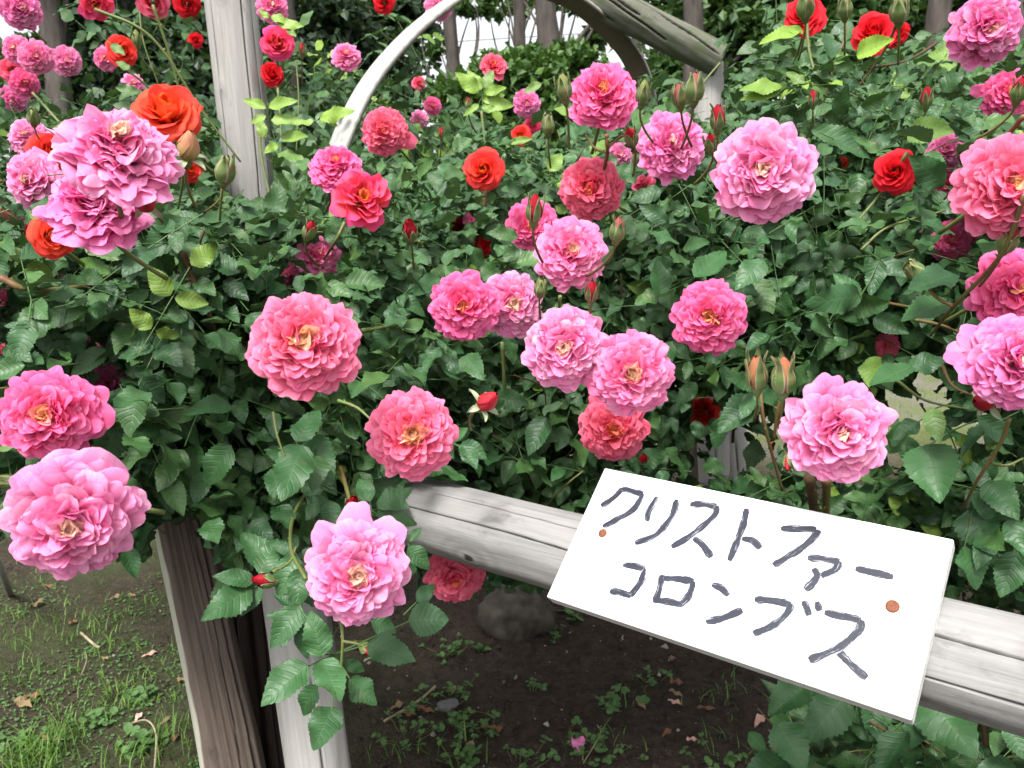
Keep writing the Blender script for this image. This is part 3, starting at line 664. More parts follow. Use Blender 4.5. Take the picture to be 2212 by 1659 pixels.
# cx, cy, length px, real length m, kind, style, facing (right, up), label
GREEN, RED, REDOPEN, FLARE = 'green', 'red', 'redopen', 'flare'
BU = [
 (408,312,84,.034,'yellow',FLARE,(.15,1.2),'yellowish pink bud with long pale turned back sepals before the tall post'),
 (313,440,74,.030,'red',FLARE,(.0,-.1),'round dark red bud with three pale sepals spread around it at left'),
 (488,362,70,.034,'green',GREEN,(.2,1.3),'green closed bud in front of the tall post'),
 (1057,864,72,.032,'red',FLARE,(.9,.7),'crimson bud with white edged sepals right of the cream star rose'),
 (762,1086,58,.028,'red',REDOPEN,(.2,.6),'small red bud splitting its green sepals above the hanging pale pink rose'),
 (566,1254,58,.028,'red',REDOPEN,(-1.2,.2),'red bud lying sideways left of the hanging pale pink rose'),
 (799,1405,54,.028,'red',REDOPEN,(.8,-.4),'red bud below the hanging pale pink rose'),
 (1279,626,60,.028,'red',RED,(.1,1.0),'reddish bud with green sepals above the lilac rose with dark heart'),
 (1168,618,48,.026,'green',GREEN,(.1,1.1),'plump green bud above the lilac rose with dark heart'),
 (1335,492,66,.030,'pinkgreen',RED,(.2,1.2),'pinkish green bud right of the light pink cream hearted rose'),
 (1155,446,72,.032,'red',RED,(.1,1.4),'dark red bud in front of the coral pink rose in the middle'),
 (1550,250,64,.030,'red',RED,(.0,1.2),'pointed red bud above the streaky lilac rose'),
 (1501,184,70,.032,'pinkgreen',GREEN,(.1,1.3),'taller of two greenish pink buds left of the slim post'),
 (1468,202,58,.028,'pinkgreen',GREEN,(-.1,1.2),'shorter of two greenish pink buds left of the slim post'),
 (1217,184,66,.030,'green',RED,(-.2,1.4),'pointed green bud left of the highest hot pink rose'),
 (1390,196,60,.030,'green',RED,(.2,1.2),'green bud touching the right side of the highest hot pink rose'),
 (1362,292,60,.030,'red',RED,(-.2,.6),'red bud with green sepals left of the streaky lilac rose'),
 (1536,306,58,.030,'red',RED,(-.1,.8),'red bud between the streaky lilac and the big pale rose'),
 (1634,800,92,.042,'sunsetbud',RED,(-.05,1.5),'slender orange green bud, left one of the pair above the lilac rose on dark stems'),
 (1692,806,100,.044,'sunsetbud',RED,(.05,1.5),'plump orange green bud, right one of the pair above the lilac rose on dark stems'),
 (2180,512,84,.036,'red',RED,(.3,.7),'big red bud in front of the large coral pink rose at the right edge'),
 (1740,8,62,.034,'green',GREEN,(.0,1.1),'green bud before the red rose at the top edge'),
 (1825,12,52,.032,'green',GREEN,(.0,1.2),'small green bud at the top edge between two red roses'),
 (1942,16,66,.034,'green',GREEN,(.0,1.1),'round green bud at the top edge before the vivid red rose'),
 (1974,582,64,.034,'green',GREEN,(-.7,.9),'pale green bud on a red side stem right of the dark leaves'),
 (1700,1004,44,.026,'red',RED,(.1,-.8),'small reddish bud hanging at the left of the lilac rose above the board'),
 (1390,990,42,.028,'red',REDOPEN,(.1,.2),'dark red bud in shade touching the top of the board'),
 (2204,190,64,.034,'red',RED,(.3,1.0),'dark red bud before the bright pink rose at the right edge'),
 (2002,206,52,.032,'red',RED,(.1,1.2),'pink tipped bud on a thin stem below the vivid red rose'),
 (1184,266,48,.030,'green',GREEN,(.0,1.4),'green bud on an upright stem right of the small mauve ball'),
 (670,494,58,.032,'red',RED,(.3,.9),'small crimson bud above the leaf covered coral pink rose'),
 (185,990,66,.032,'green',RED,(.5,.4),'green and red bud between the two lower roses at the left edge'),
 (8,1040,66,.032,'green',RED,(-1.3,.2),'green bud lying at the left edge beside the wide pale rose'),
 (885,494,62,.036,'red',REDOPEN,(-.1,.9),'bright red bud opening, alone among leaves under the arch'),
 (18,466,56,.034,'pinkgreen',RED,(-.6,.6),'upper pink striped green bud at the left edge beside the orange yellow rose'),
 (8,580,56,.032,'red',RED,(-.7,.5),'reddish green bud at the left edge below the orange yellow rose'),
 (72,250,44,.030,'green',GREEN,(-.1,.9),'larger green bud before the bright pink rose of the far cluster'),
 (132,278,38,.028,'green',GREEN,(.2,.8),'smaller green bud right of the bright pink rose of the far cluster'),
 (295,80,40,.030,'green',RED,(-.2,1.3),'thin green bud high left of the tall post under the orange red rose'),
 (652,106,32,.028,'red',RED,(.0,1.4),'thin red bud right of the orange red rose by the tall post'),
 (1012,222,30,.026,'red',RED,(.0,1.4),'little pink bud among yellow green shoots under the arch'),
 (953,285,28,.026,'red',RED,(.0,1.4),'little dark pink bud right of the coral red rose in the arch opening'),
 (1756,210,40,.026,'red',RED,(.0,1.3),'red bud low between two stems of the yellow green shoot at upper right'),
 (2120,868,72,.034,'red',FLARE,(-.8,.1),'drooping red bud with green sepals left of the mauve loose rose'),
]
for b in BT: KEEP.append((b[0], b[1], b[2]*.5, F*b[3]/b[2], .93))
for b in BU: KEEP.append((b[0], b[1], b[2]*.40, F*b[3]/b[2], .9))
KEEP = np.array(KEEP)
def in_poly(x, y, poly):
    c = np.zeros(len(x), bool); n = len(poly)
    for i in range(n):
        x1, y1 = poly[i]; x2, y2 = poly[(i+1) % n]
        if y1 == y2: continue
        c ^= ((y1 > y) != (y2 > y)) & (x < (x2-x1)*(y-y1)/(y2-y1)+x1)
    return c
ZONES = [   # solids the bushes leave free: polygon and depth
 ([(1170,1000),(2080,1150),(1990,1590),(1165,1300)], .93),
 ([(880,1030),(1106,1070),(2240,1320),(2240,1600),(1106,1265),(880,1200)], 1.15),
 ([(440,-50),(556,-50),(595,440),(480,430)], 2.1),
 ([(315,1130),(430,1110),(560,1659),(420,1700)], 1.5),
 ([(545,1230),(690,1230),(770,1700),(585,1700)], 1.4),
 ([(700,330),(770,200),(900,40),(990,-20),(1010,0),(850,160),(790,260),(745,340)], 2.2),
 ([(1190,-30),(1300,-30),(1560,110),(1550,150),(1400,125),(1395,150),(1330,90)], 2.4),
 ([(1488,135),(1562,135),(1568,275),(1494,275)], 2.35),
 ([(-50,1215),(330,1215),(420,1700),(-50,1700)], 2.6),
 ([(760,1280),(1180,1290),(1560,1420),(1600,1700),(760,1700)], 2.6),
]
GAPS = [((1965,880), 70, 66, .94), ((2040,940), 60, 60, .85), ((2130,930), 50, 50, .7), ((1990,800), 45, 35, .7), ((1640,960), 55, 70, .85), ((1580,960), 40, 90, .9), ((1900,1010), 50, 40,.6), ((2090,960), 50, 60, .6), ((1540,990), 60, 60, .9), ((1890,470), 14, 12, .95), ((1990,505), 30, 12, .9), ((1990,575), 30, 12, .9)]
def free(p, slack=1.0, gaps=True, seed=0):
    x, y, d = proj(p); ok = d > .42
    for (kx, ky, kr, kd, sl) in KEEP:
        hit = (np.hypot(x-kx, y-ky) < kr*sl*slack) & (d < kd+.02); ok &= ~hit
        ok &= ~((np.hypot(x-kx, y-ky) < kr*1.0) & (np.abs(d-kd) < .07))
    for poly, zd in ZONES: ok &= ~(in_poly(x, y, poly) & (d < zd))
    if gaps:
        r0 = np.random.default_rng(seed)
        for (c, a, b, pr) in GAPS:
            ok &= ~((((x-c[0])/a)**2+((y-c[1])/b)**2 < 1) & (r0.uniform(size=len(x)) < pr))
    return ok

# ------------------------------------------------------------------ rose bushes
def sprays(pos, nrm, rach, size, young, r0):
    """compound leaves: five or seven leaflets on a curved stalk"""
    B, D, N, L, Wd, RN, YG, S0, S1, SR, LI, SI = [], [], [], [], [], [], [], [], [], [], [], []
    for si, (p, n, r, sz, yg) in enumerate(zip(pos, nrm, rach, size, young)):
        n = n/np.linalg.norm(n); r = r - r.dot(n)*n; r /= np.linalg.norm(r); sd = np.cross(r, n)
        npair = 2 if r0.uniform() < .75 else (1 if r0.uniform() < .5 else 3)
        LR = sz*(1.0+.95*npair); base = p - r*LR*.5
        prev = base; droop = r0.uniform(.05, .30)
        rn0 = r0.uniform()
        for k in range(npair+1):
            f = (k+.75)/(npair+.75)
            q = base + r*LR*f - n*droop*LR*f*f*.6
            S0.append(prev); S1.append(q); SR.append(.0009*sz/.045); SI.append(si); prev = q
            nn = n - r*droop*f*.6
            if k == npair: dirs = [r - n*droop*1.0]
            else:
                a = r0.uniform(.95, 1.25); dirs = [r*math.cos(a)+sd*math.sin(a), r*math.cos(a)-sd*math.sin(a)]
            for dd in dirs:
                s_ = sz*(1.12 if k == npair else r0.uniform(.78, 1.02)*(.82 if k == 0 else 1))
                dj = dd + r0.normal(size=3)*.12 - np.array([0, 0, .12])
                B.append(q + norm(dj)*s_*.07); D.append(dj); N.append(nn + r0.normal(size=3)*.26)
                L.append(s_); Wd.append(s_*r0.uniform(.74, .98)); RN.append(np.clip(rn0*.5+r0.uniform()*.5, 0, 1)); YG.append(np.clip(yg+r0.normal()*.04, 0, 1)); LI.append(si)
    return [np.array(v) for v in (B, D, N, L, Wd, RN, YG, S0, S1, SR, LI, SI)]

def foliage(name, blobs, size, parent, mat, templates, seed, young=.03, shell=.35, updir=.70, cam=.30):
    r0 = np.random.default_rng(seed); Ps, Ns, Rs, Sz, Yg = [], [], [], [], []
    for (px, py, d, rx, ry, rz, n) in blobs:
        c = P(px, py, d); R = np.array([rx, ry, rz])
        u = norm(r0.normal(size=(n, 3))); rad = (shell + (1-shell)*r0.uniform(size=(n, 1)))**.6
        lump = 1 + .18*np.sin(u[:, :1]*5+seed) * np.sin(u[:, 2:]*6+px)
        p = c + u*rad*R*lump
        out = norm(u/R)
        tocam = norm(CAM - p)
        nn = norm(out*.45 + np.array([0, 0, updir]) + tocam*cam + r0.normal(size=(n, 3))*.55)
        rc = norm(out*.7 + r0.normal(size=(n, 3))*.8 + np.array([0, 0, -.35]))
        Ps.append(p); Ns.append(nn); Rs.append(rc); Sz.append(size*r0.uniform(.72, 1.18, n))
        top = np.clip((u[:, 2]-.55)*1.6, 0, 1)*(rad[:, 0] > .9)
        Yg.append(np.where(r0.uniform(size=n) < young*(1+5*top), r0.uniform(.35, .95, n), r0.uniform(0, .10, n)))
    Ps, Ns, Rs, Sz, Yg = map(np.concatenate, (Ps, Ns, Rs, Sz, Yg))
    cl = sum(np.sin(Ps @ norm(r0.normal(size=3))*r0.uniform(20, 36) + r0.uniform(0, 6.28)) for _ in range(4))
    ok = (Ps[:, 2] > .03) & (cl > -1.15); Ps, Ns, Rs, Sz, Yg = Ps[ok], Ns[ok], Rs[ok], Sz[ok], Yg[ok]
    B, D, N, L, Wd, RN, YG, S0, S1, SR, LI, SI = sprays(Ps, Ns, Rs, Sz, Yg, r0)
    tipd = norm(D)
    ok = free(B + tipd*(L*.5)[:, None], seed=seed) & free(B + tipd*(L*.95)[:, None], .96, False) & (B[:, 2] > .015)
    bad = np.bincount(LI, ~ok, len(Ps)) > .5; sk = ~bad[SI]
    return build_leaves(name, B[ok], D[ok], N[ok], L[ok], Wd[ok], RN[ok], YG[ok], templates, mat, parent, (S0[sk], S1[sk], SR[sk]), seed)

def cane(parent, pts, r=.0035, mat=None, name='cane', taper=.6):
    w = smooth_path([P(*q) if len(q) == 3 else q for q in pts], 8)
    V, fs = tube_geo(w, np.linspace(r, r*taper, len(w))*(1+.05*np.sin(np.arange(len(w))*1.7)), 8)
    # thorns
    r0 = np.random.default_rng(int(abs(w[0][0])*1e5) % 99991); n0 = len(V); TV, TF = [], []
    t = norm(np.gradient(w, axis=0))
    for i in range(3, len(w)-2, 4):
        a = norm(np.cross(t[i], r0.normal(size=3))); b = np.cross(a, t[i]); c = w[i]+a*r*.7
        k = n0+len(TV); TV += [c+t[i]*r*.9, c+b*r*.35, c-t[i]*r*.9, c-b*r*.35, c+a*r*1.7-t[i]*r*.8]
        TF += [(k, k+1, k+4), (k+1, k+2, k+4), (k+2, k+3, k+4), (k+3, k, k+4)]
    if TV: V = np.concatenate([V, np.array(TV)]); fs = fs + [np.array(TF)]
    return mesh(name, V, fs, mat or M_CANE, parent)

def bush(label, blobs, size, seed, canes=(), far=False, **kw):
    b = empty('rose_bush'); tag(b, label, 'rose bush', 'rose bushes around the rail')
    foliage('foliage', blobs, size, b, M_LEAFB if far else M_LEAF, MEDI if far else FINE, seed, **kw)
    for c in canes: cane(b, *c)
    r0 = np.random.default_rng(seed+700); wts = np.array([q[6] for q in blobs], float); wts /= wts.sum(); made = 0
    for _ in range(90):
        q = blobs[r0.choice(len(blobs), p=wts)]; c0 = P(*q[:3]); R = np.array(q[3:6]); u = norm(r0.normal(size=3)*np.array([1, 1, .8])+np.array([0, -.5, .3]))
        e = c0 + u*R*1.02; p0 = c0 - u*R*.2 + np.array([0, .05, -.12]); m_ = (p0+e)/2 + r0.normal(size=3)*.03 + np.array([0, 0, .03]); w_ = bez(p0, m_, e, 9)
        if e[2] < .1 or not free(w_[3:], 1.05).all(): continue
        rr_ = r0.uniform(.0012, .0024); V, fs = tube_geo(w_, np.linspace(rr_*1.3, rr_*.7, 9), 6)
        mesh('cane', V, fs, [M_STEM, M_REDSTEM, M_CANE][int(r0.integers(0, 3))], b); made += 1
        if made == 26: break
    return b

def hero(parent, items, mat=None, young=0.0, name='leaf_spray', seed=0):
    """hand placed leaflets: (base px, tip px, width factor, depth base, depth tip, roll)"""
    r0 = np.random.default_rng(seed+500); B, D, N, L, Wd, RN, YG = [], [], [], [], [], [], []
    for it in items:
        (bx, by), (tx, ty), wf, d0, d1 = it[:5]
        yg = it[5] if len(it) > 5 else young
        a, b = P(bx, by, d0), P(tx, ty, d1); dd = b-a; L_ = np.linalg.norm(dd)
        n = norm(CAM-a) + np.array([0, 0, .55]) + r0.normal(size=3)*.22
        B.append(a); D.append(dd); N.append(n); L.append(L_); Wd.append(1.08*wf*math.hypot(tx-bx, ty-by)/F*d0); RN.append(r0.uniform(.35, 1)); YG.append(yg)
    B, D, N, L, Wd, RN, YG = map(np.array, (B, D, N, L, Wd, RN, YG))
    n = len(B); lab = np.arange(n)                              # leaflets that share a stalk: one spray each
    for a in range(n):
        for b in range(a):
            if np.linalg.norm(B[a]-B[b]) < .062: lab[lab == lab[a]] = lab[b]
    for k in np.unique(lab):
        q = lab == k; c = np.tile(B[q].mean(0) + norm(B[q].mean(0)-CAM)*.006, (q.sum(), 1))
        if q.sum() == 1: c = B[q] - norm(D[q])*.022 + norm(B[q]-CAM)*.010
        build_leaves(name if q.sum() > 1 else 'leaf', B[q], D[q], N[q], L[q], Wd[q], RN[q], YG[q], FINE, mat or M_LEAF, parent, (c, B[q]+norm(D[q])*.003, np.full(q.sum(), .0010)), seed+int(k))

front = bush('dark rose bush in front at left, arching over the posts and rail end',
  [(250,720,1.02,.30,.20,.17,300),(480,880,1.05,.22,.18,.18,230),(-60,720,1.05,.26,.22,.22,150),(330,560,1.12,.30,.2,.13,230),(700,820,1.12,.2,.18,.2,200),
   (180,980,1.14,.24,.16,.10,110),(560,1040,1.06,.12,.10,.10,90),(420,1010,1.02,.12,.1,.08,80),(820,720,1.2,.16,.15,.2,120),(-60,560,1.2,.2,.2,.15,80),(640,600,1.22,.22,.16,.14,130),(760,1010,1.14,.12,.12,.1,60)],
  .043, 21, young=.03,
  canes=(([(0,600,.85),(62,625,.86),(160,622,.9),(275,600,1.0)],.0042,M_REDSTEM), ([(395,545,.9),(420,610,.92),(452,680,.93),(475,745,.98)],.004,M_CANE),
         ([(200,640,.98),(290,660,1.0),(350,665,1.05)],.004,M_CANE), ([(330,650,1.0),(420,700,1.05),(480,720,1.1)],.003,M_CANE),
         ([(780,715,1.0),(840,705,1.03),(900,690,1.08)],.0032,M_STEM), ([(730,865,.86),(770,880,.85),(800,905,.84)],.002,M_STEM),
         ([(590,890,.85),(600,945,.84),(625,1010,.84)],.0016,M_STEM), ([(735,1010,.95),(750,1060,.9),(762,1110,.86)],.003,M_REDSTEM),
         ([(700,1010,1.0),(640,1100,.95),(628,1180,.85),(660,1250,.75)],.0026,M_STEM), ([(735,1330,.70),(740,1385,.69),(735,1470,.7)],.0016,M_STEM),
         ([(740,1385,.69),(770,1390,.69),(790,1398,.68)],.0015,M_STEM), ([(590,1235,.80),(625,1215,.82),(640,1180,.84)],.0016,M_STEM),
         ([(330,960,1.05),(400,975,1.08),(480,960,1.1)],.003,M_CANE)))
hero(front, [((666,1436),(563,1516),.82,.72,.69),((696,1423),(736,1518),.86,.70,.66),((753,1466),(818,1519),.93,.72,.72),((686,1479),(646,1549),.85,.76,.77),((720,1526),(676,1624),.88,.72,.68),
             ((694,1420),(674,1323),.88,.72,.72),((650,1306),(583,1399),.70,.78,.76),((793,1389),(894,1423),.86,.76,.74),((881,1341),(970,1337),1.15,.78,.79),((650,1350),(664,1425),.7,.78,.78),((745,1430),(790,1450),.8,.76,.77),((650,1290),(700,1300),.9,.84,.86),((800,1340),(860,1365),.9,.84,.85)], seed=1)
hero(front, [((640,1200),(600,1290),.85,.86,.84),((650,1210),(700,1180),.8,.88,.9),((640,1190),(585,1175),.75,.88,.88),((655,1225),(640,1310),.9,.84,.82)], seed=15)
hero(front, [((615,1330),(575,1330),.8,.82,.82),((625,1320),(610,1400),.95,.82,.80),((640,1330),(700,1370),.8,.80,.80),((630,1310),(590,1285),.7,.84,.84)], seed=16)
hero(front, [((700,1070),(660,1120),.85,.92,.9),((700,1060),(640,1050),.8,.94,.95),((710,1080),(720,1150),.8,.9,.88),((540,1130),(510,1190),.8,.95,.93),((545,1120),(590,1170),.8,.95,.94)], seed=17)
hero(front, [((880,1180),(930,1230),.8,.95,.95),((885,1170),(910,1140),.8,.95,.96),((900,1300),(940,1260),.8,.9,.92)], seed=18)
hero(front, [((550,1255),(462,1242),.62,.85,.83),((545,1270),(438,1335),.72,.85,.80),((560,1260),(520,1330),.8,.86,.84),((560,1240),(600,1160),.8,.87,.9),((600,1240),(520,1150),.7,.9,.93)], seed=2)
hero(front, [((655,960),(610,1070),.95,.86,.80),((600,1010),(590,1075),1.0,.85,.82),((640,1000),(570,965),.75,.86,.88),((640,955),(690,880),.9,.88,.92),((665,935),(720,1040),.75,.92,.9)], seed=3)
hero(front, [((815,1100),(890,1048),.80,.80,.82),((810,1110),(905,1130),.62,.80,.82),((800,1085),(775,1030),.9,.82,.84),((805,1115),(830,1200),.6,.82,.86),((790,1110),(722,1110),.7,.82,.86)], seed=4)
hero(front, [((362,905),(280,945),.82,.92,.86),((500,875),(402,895),.70,.90,.84),((470,790),(400,778),.55,.95,.9),((370,890),(430,960),.7,.95,.95),((445,1020),(420,1085),.9,.93,.9),((350,1000),(372,1110),.7,.95,.95),((500,960),(440,1050),.85,.9,.9)], seed=5)
hero(front, [((990,965),(1052,990),.95,.90,.90),((1000,960),(1030,1015),.8,.90,.88),((960,955),(1010,925),.7,.92,.95),((1000,820),(940,760),.7,1.0,1.0),((900,820),(850,790),.8,1.0,1.0)], seed=6)
hero(front, [((62,700),(32,775),.95,.80,.78),((70,705),(10,705),.6,.80,.8),((100,640),(180,625),.6,.85,.86),((40,560),(130,520),.55,.85,.9),((130,790),(60,800),.5,.9,.9),((160,700),(180,800),.6,.95,.92)], seed=7)
hero(front, [((250,520),(360,610),.8,.92,.9),((400,470),(310,560),.75,.92,.9),((470,540),(390,590),.7,.95,.92),((520,590),(430,550),.72,.95,.95),((540,500),(640,470),.6,1.0,1.05),((560,560),(650,540),.6,1.0,1.0),((300,600),(290,700),.65,.93,.93),((180,530),(280,555),.6,.9,.9,.25),((240,590),(160,560),.6,.9,.92,.2)], seed=8)
hero(front, [((270,1180),(295,1250),.7,.95,.95),((30,1080),(110,1085),.6,.8,.8),((5,1100),(60,1050),.7,.82,.8),((395,1090),(330,1130),.6,1.1,1.1)], seed=9)

centre = bush('deep green rose bush behind the rail carrying the middle group of pink roses',
  [(1000,720,1.32,.26,.2,.24,300),(1260,900,1.34,.24,.2,.26,320),(1120,520,1.5,.28,.22,.22,260),(1460,640,1.28,.22,.2,.26,280),(1400,980,1.42,.24,.2,.20,220),(900,560,1.42,.22,.2,.2,180),(1000,1000,1.4,.2,.16,.2,180),(1130,1080,1.5,.25,.15,.18,170),(1300,420,1.6,.2,.2,.16,140),(1180,1000,1.22,.14,.1,.13,90)],
  .042, 22, young=.03,
  canes=(([(1085,740,1.1),(1090,860,1.15),(1085,980,1.25)],.0028,M_STEM), ([(1310,290,.98),(1312,330,1.0),(1305,400,1.1),(1330,520,1.3)],.0028,M_REDSTEM), ([(1312,330,1.0),(1285,320,1.0),(1265,290,1.0)],.002,M_REDSTEM),
         ([(1312,320,1.0),(1335,300,1.0),(1355,290,.98)],.002,M_REDSTEM), ([(1050,410,1.3),(1042,470,1.32),(1025,540,1.4)],.003,M_CANE), ([(745,480,1.1),(725,520,1.1),(700,560,1.15)],.0028,M_STEM),
         ([(1210,640,.92),(1205,700,.98),(1200,800,1.1)],.0022,M_STEM), ([(905,520,1.15),(920,560,1.2),(935,600,1.25)],.0022,M_STEM), ([(1110,810,1.1),(1170,835,1.12),(1180,880,1.15)],.0014,M_CANE)))
hero(centre, [((1500,600),(1570,540),.8,1.0,1.05),((1560,600),(1640,640),.7,1.05,1.05),((1430,640),(1420,560),.8,1.05,1.05),((1650,560),(1590,620),.9,1.02,1.0),((1440,480),(1380,440),.7,1.0,1.0),((1400,500),(1470,520),.75,1.0,1.0),((1430,410),(1360,430),.7,1.0,1.0)], seed=11)
hero(centre, [((950,600),(890,640),.8,1.1,1.05),((880,600),(830,560),.8,1.12,1.1),((880,690),(830,660),.8,1.05,1.05),((960,740),(900,790),.7,1.05,1.02),((860,640),(920,680),.7,1.1,1.1),((1130,920),(1200,950),.8,1.15,1.12),((1180,900),(1140,980),.8,1.12,1.1)], seed=12)

right = bush('rose bush at right with dark leaves and reddish stems behind and around the white board',
  [(1820,560,1.22,.28,.22,.22,330),(2120,600,1.15,.22,.2,.22,260),(1720,400,1.36,.22,.2,.16,160),(2010,330,1.36,.26,.2,.16,190),(1610,780,1.3,.15,.14,.16,150),(2160,1130,1.02,.14,.13,.18,120),(1740,1120,1.12,.22,.10,.09,110),
   (1780,740,1.25,.2,.15,.12,150),(2290,900,1.1,.18,.2,.4,120),(2500,650,1.25,.25,.25,.4,170),(2480,1150,1.2,.22,.2,.3,110),(2000,1110,1.1,.16,.1,.09,80),(1560,560,1.5,.2,.2,.25,150),(2020,760,1.2,.18,.14,.07,60),(2130,860,1.1,.1,.1,.08,40)],
  .043, 23, young=.04,
  canes=(([(2212,420,.70),(2175,530,.74),(2130,590,.78),(2060,662,.84),(2010,725,.95)],.0026,M_REDSTEM), ([(2060,662,.84),(2020,640,.85),(1985,595,.86)],.0022,M_REDSTEM), ([(1870,645,1.0),(1920,655,1.0),(1990,668,1.02)],.0025,M_REDSTEM),
         ([(1975,690,.95),(2040,705,.95),(2100,735,.98)],.0023,M_REDSTEM), ([(2035,790,.92),(2060,835,.9),(2120,860,.88)],.0022,M_REDSTEM), ([(1935,820,.95),(2000,865,.95),(2100,885,.95)],.0020,M_STEM),
         ([(2180,905,.78),(2160,960,.8),(2110,1040,.84),(2080,1100,.9)],.0022,M_REDSTEM), ([(2140,1000,.82),(2175,1005,.8),(2210,990,.8)],.0017,M_STEM), ([(1642,840,.86),(1648,900,.86),(1665,970,.88),(1690,1060,.92)],.0025,M_REDSTEM),
         ([(1692,850,.85),(1680,890,.86),(1672,950,.88)],.0026,M_REDSTEM), ([(1748,1030,.80),(1757,1090,.86),(1764,1180,.92),(1768,1330,1.0)],.0058,M_CANE), ([(1786,1035,.82),(1784,1100,.88),(1780,1200,.95),(1778,1330,1.0)],.0046,M_REDSTEM),
         ([(2212,250,.72),(2160,310,.76),(2100,370,.85),(2040,430,1.0)],.0023,M_REDSTEM), ([(1860,540,1.0),(1920,490,1.0),(2040,455,1.02)],.0020,M_STEM), ([(2100,1000,1.2),(2095,1100,1.2),(2090,1180,1.2)],.004,M_STEM), ([(1960,330,1.05),(1900,420,1.1),(1850,480,1.1)],.0024,M_STEM)))
hero(right, [((2040,400),(1970,340),.9,.95,.92),((1990,480),(2070,500),.7,.9,.92),((1800,300),(1880,340),.6,1.1,1.1),((1700,480),(1760,540),.75,1.1,1.08),((1900,560),(1960,600),.75,1.0,.98),((1640,640),(1720,600),.7,1.1,1.1)], seed=21)
hero(right, [((1860,640),(1750,655),.80,.92,.86),((1700,720),(1660,740),.8,.98,.95),((1860,650),(1800,590),.6,.95,.98),((2060,590),(1960,630),.85,.86,.82),((2050,650),(1950,690),.8,.90,.86),((1970,790),(1880,830),.75,.86,.82),((1960,795),(2050,770),.7,.86,.86),((1900,560),(1880,640),.7,.95,.95)], seed=22)
hero(right, [((1635,830),(1570,815),.85,.86,.82),((1630,850),(1600,900),.9,.86,.84),((1640,860),(1550,935),.8,.86,.86),((1560,900),(1545,970),.7,.88,.9),((1640,850),(1700,870),.8,.86,.88)], seed=23)
hero(right, [((2000,960),(2030,1085),1.1,.88,.84),((2010,880),(2030,955),.75,.86,.84,.3),((2080,990),(2020,1010),.7,.9,.9),((2110,900),(2190,960),.7,.86,.86),((1985,910),(1930,950),.8,.95,.95),((2150,1120),(2100,1060),.8,.9,.9),((2140,1140),(2110,1230),.7,.9,.88),((2180,1120),(2212,1200),.8,.88,.86)], seed=24)
hero(right, [((2090,1100),(2150,1200),1.0,.92,.88),((2130,1040),(2200,1120),.85,.9,.86),((2080,1180),(2120,1270),1.0,.9,.88),((2200,1190),(2160,1290),.8,.9,.9)], seed=25)

lower = bush('low dark broad leaved rose growth in shade below the right end of the rail',
  [(2120,1560,1.02,.20,.14,.16,110),(1880,1640,1.10,.16,.14,.12,70),(2260,1450,1.05,.14,.14,.16,50),(1980,1500,1.25,.2,.12,.12,60)], .047, 24, young=.01,
  canes=(([(1830,1540,1.15),(1850,1600,1.15),(1870,1700,1.15)],.005,M_CANE), ([(2110,1500,1.15),(2130,1600,1.15),(2140,1700,1.15)],.005,M_CANE), ([(1975,1540,1.15),(1960,1620,1.15),(1965,1720,1.15)],.004,M_CANE)))
hero(lower, [((2000,1500),(2110,1640),.85,.92,.86),((1680,1560),(1740,1660),.95,1.0,.96),((1740,1480),(1660,1545),.9,1.05,1.02),((1830,1500),(1740,1600),.85,1.0,.97),((1840,1560),(1940,1560),.75,1.0,1.0),((1960,1580),(1900,1680),.8,.95,.92),((2180,1560),(2212,1640),.8,.9,.88),((1700,1640),(1600,1690),.8,1.0,.97),((1900,1500),(1880,1600),.8,1.0,.98)], seed=31)

backl = bush('tall rose bush behind the left side, with the far pink cluster and thin upright shoots',
  [(200,420,1.9,.42,.3,.20,320),(-60,480,1.7,.3,.3,.24,170),(350,330,2.2,.30,.3,.20,200),(420,440,1.8,.22,.2,.20,150),(40,230,2.1,.2,.2,.07,26),(230,490,1.7,.4,.2,.16,170),(420,120,2.2,.10,.2,.26,34),(290,130,2.1,.16,.16,.16,26)],
  .048, 25, far=True, young=.05,
  canes=(([(205,20,1.6),(300,60,1.62),(360,120,1.65),(430,230,1.7),(520,350,1.75)],.0034,M_STEM), ([(330,10,1.7),(370,130,1.75),(400,260,1.8),(420,420,1.85)],.0034,M_STEM), ([(260,140,1.7),(330,200,1.75),(390,300,1.8)],.0028,M_STEM),
         ([(70,200,1.7),(120,255,1.7),(190,330,1.6),(230,400,1.5)],.0028,M_STEM), ([(390,360,.86),(395,390,.88),(385,450,.95)],.0022,M_STEM), ([(480,390,1.0),(475,430,1.0),(440,460,1.02)],.002,M_REDSTEM),
         ([(300,5,1.75),(310,90,1.75),(345,190,1.78)],.002,M_STEM), ([(0,390,1.2),(60,420,1.25),(110,460,1.3)],.003,M_CANE)))
hero(backl, [((300,200),(250,190),.6,1.5,1.5,.15),((330,340),(280,300),.6,1.5,1.5,.3),((240,95),(270,120),.7,1.5,1.5,.3),((280,150),(250,130),.7,1.6,1.6,.3)], MEDI and M_LEAFB, seed=41)

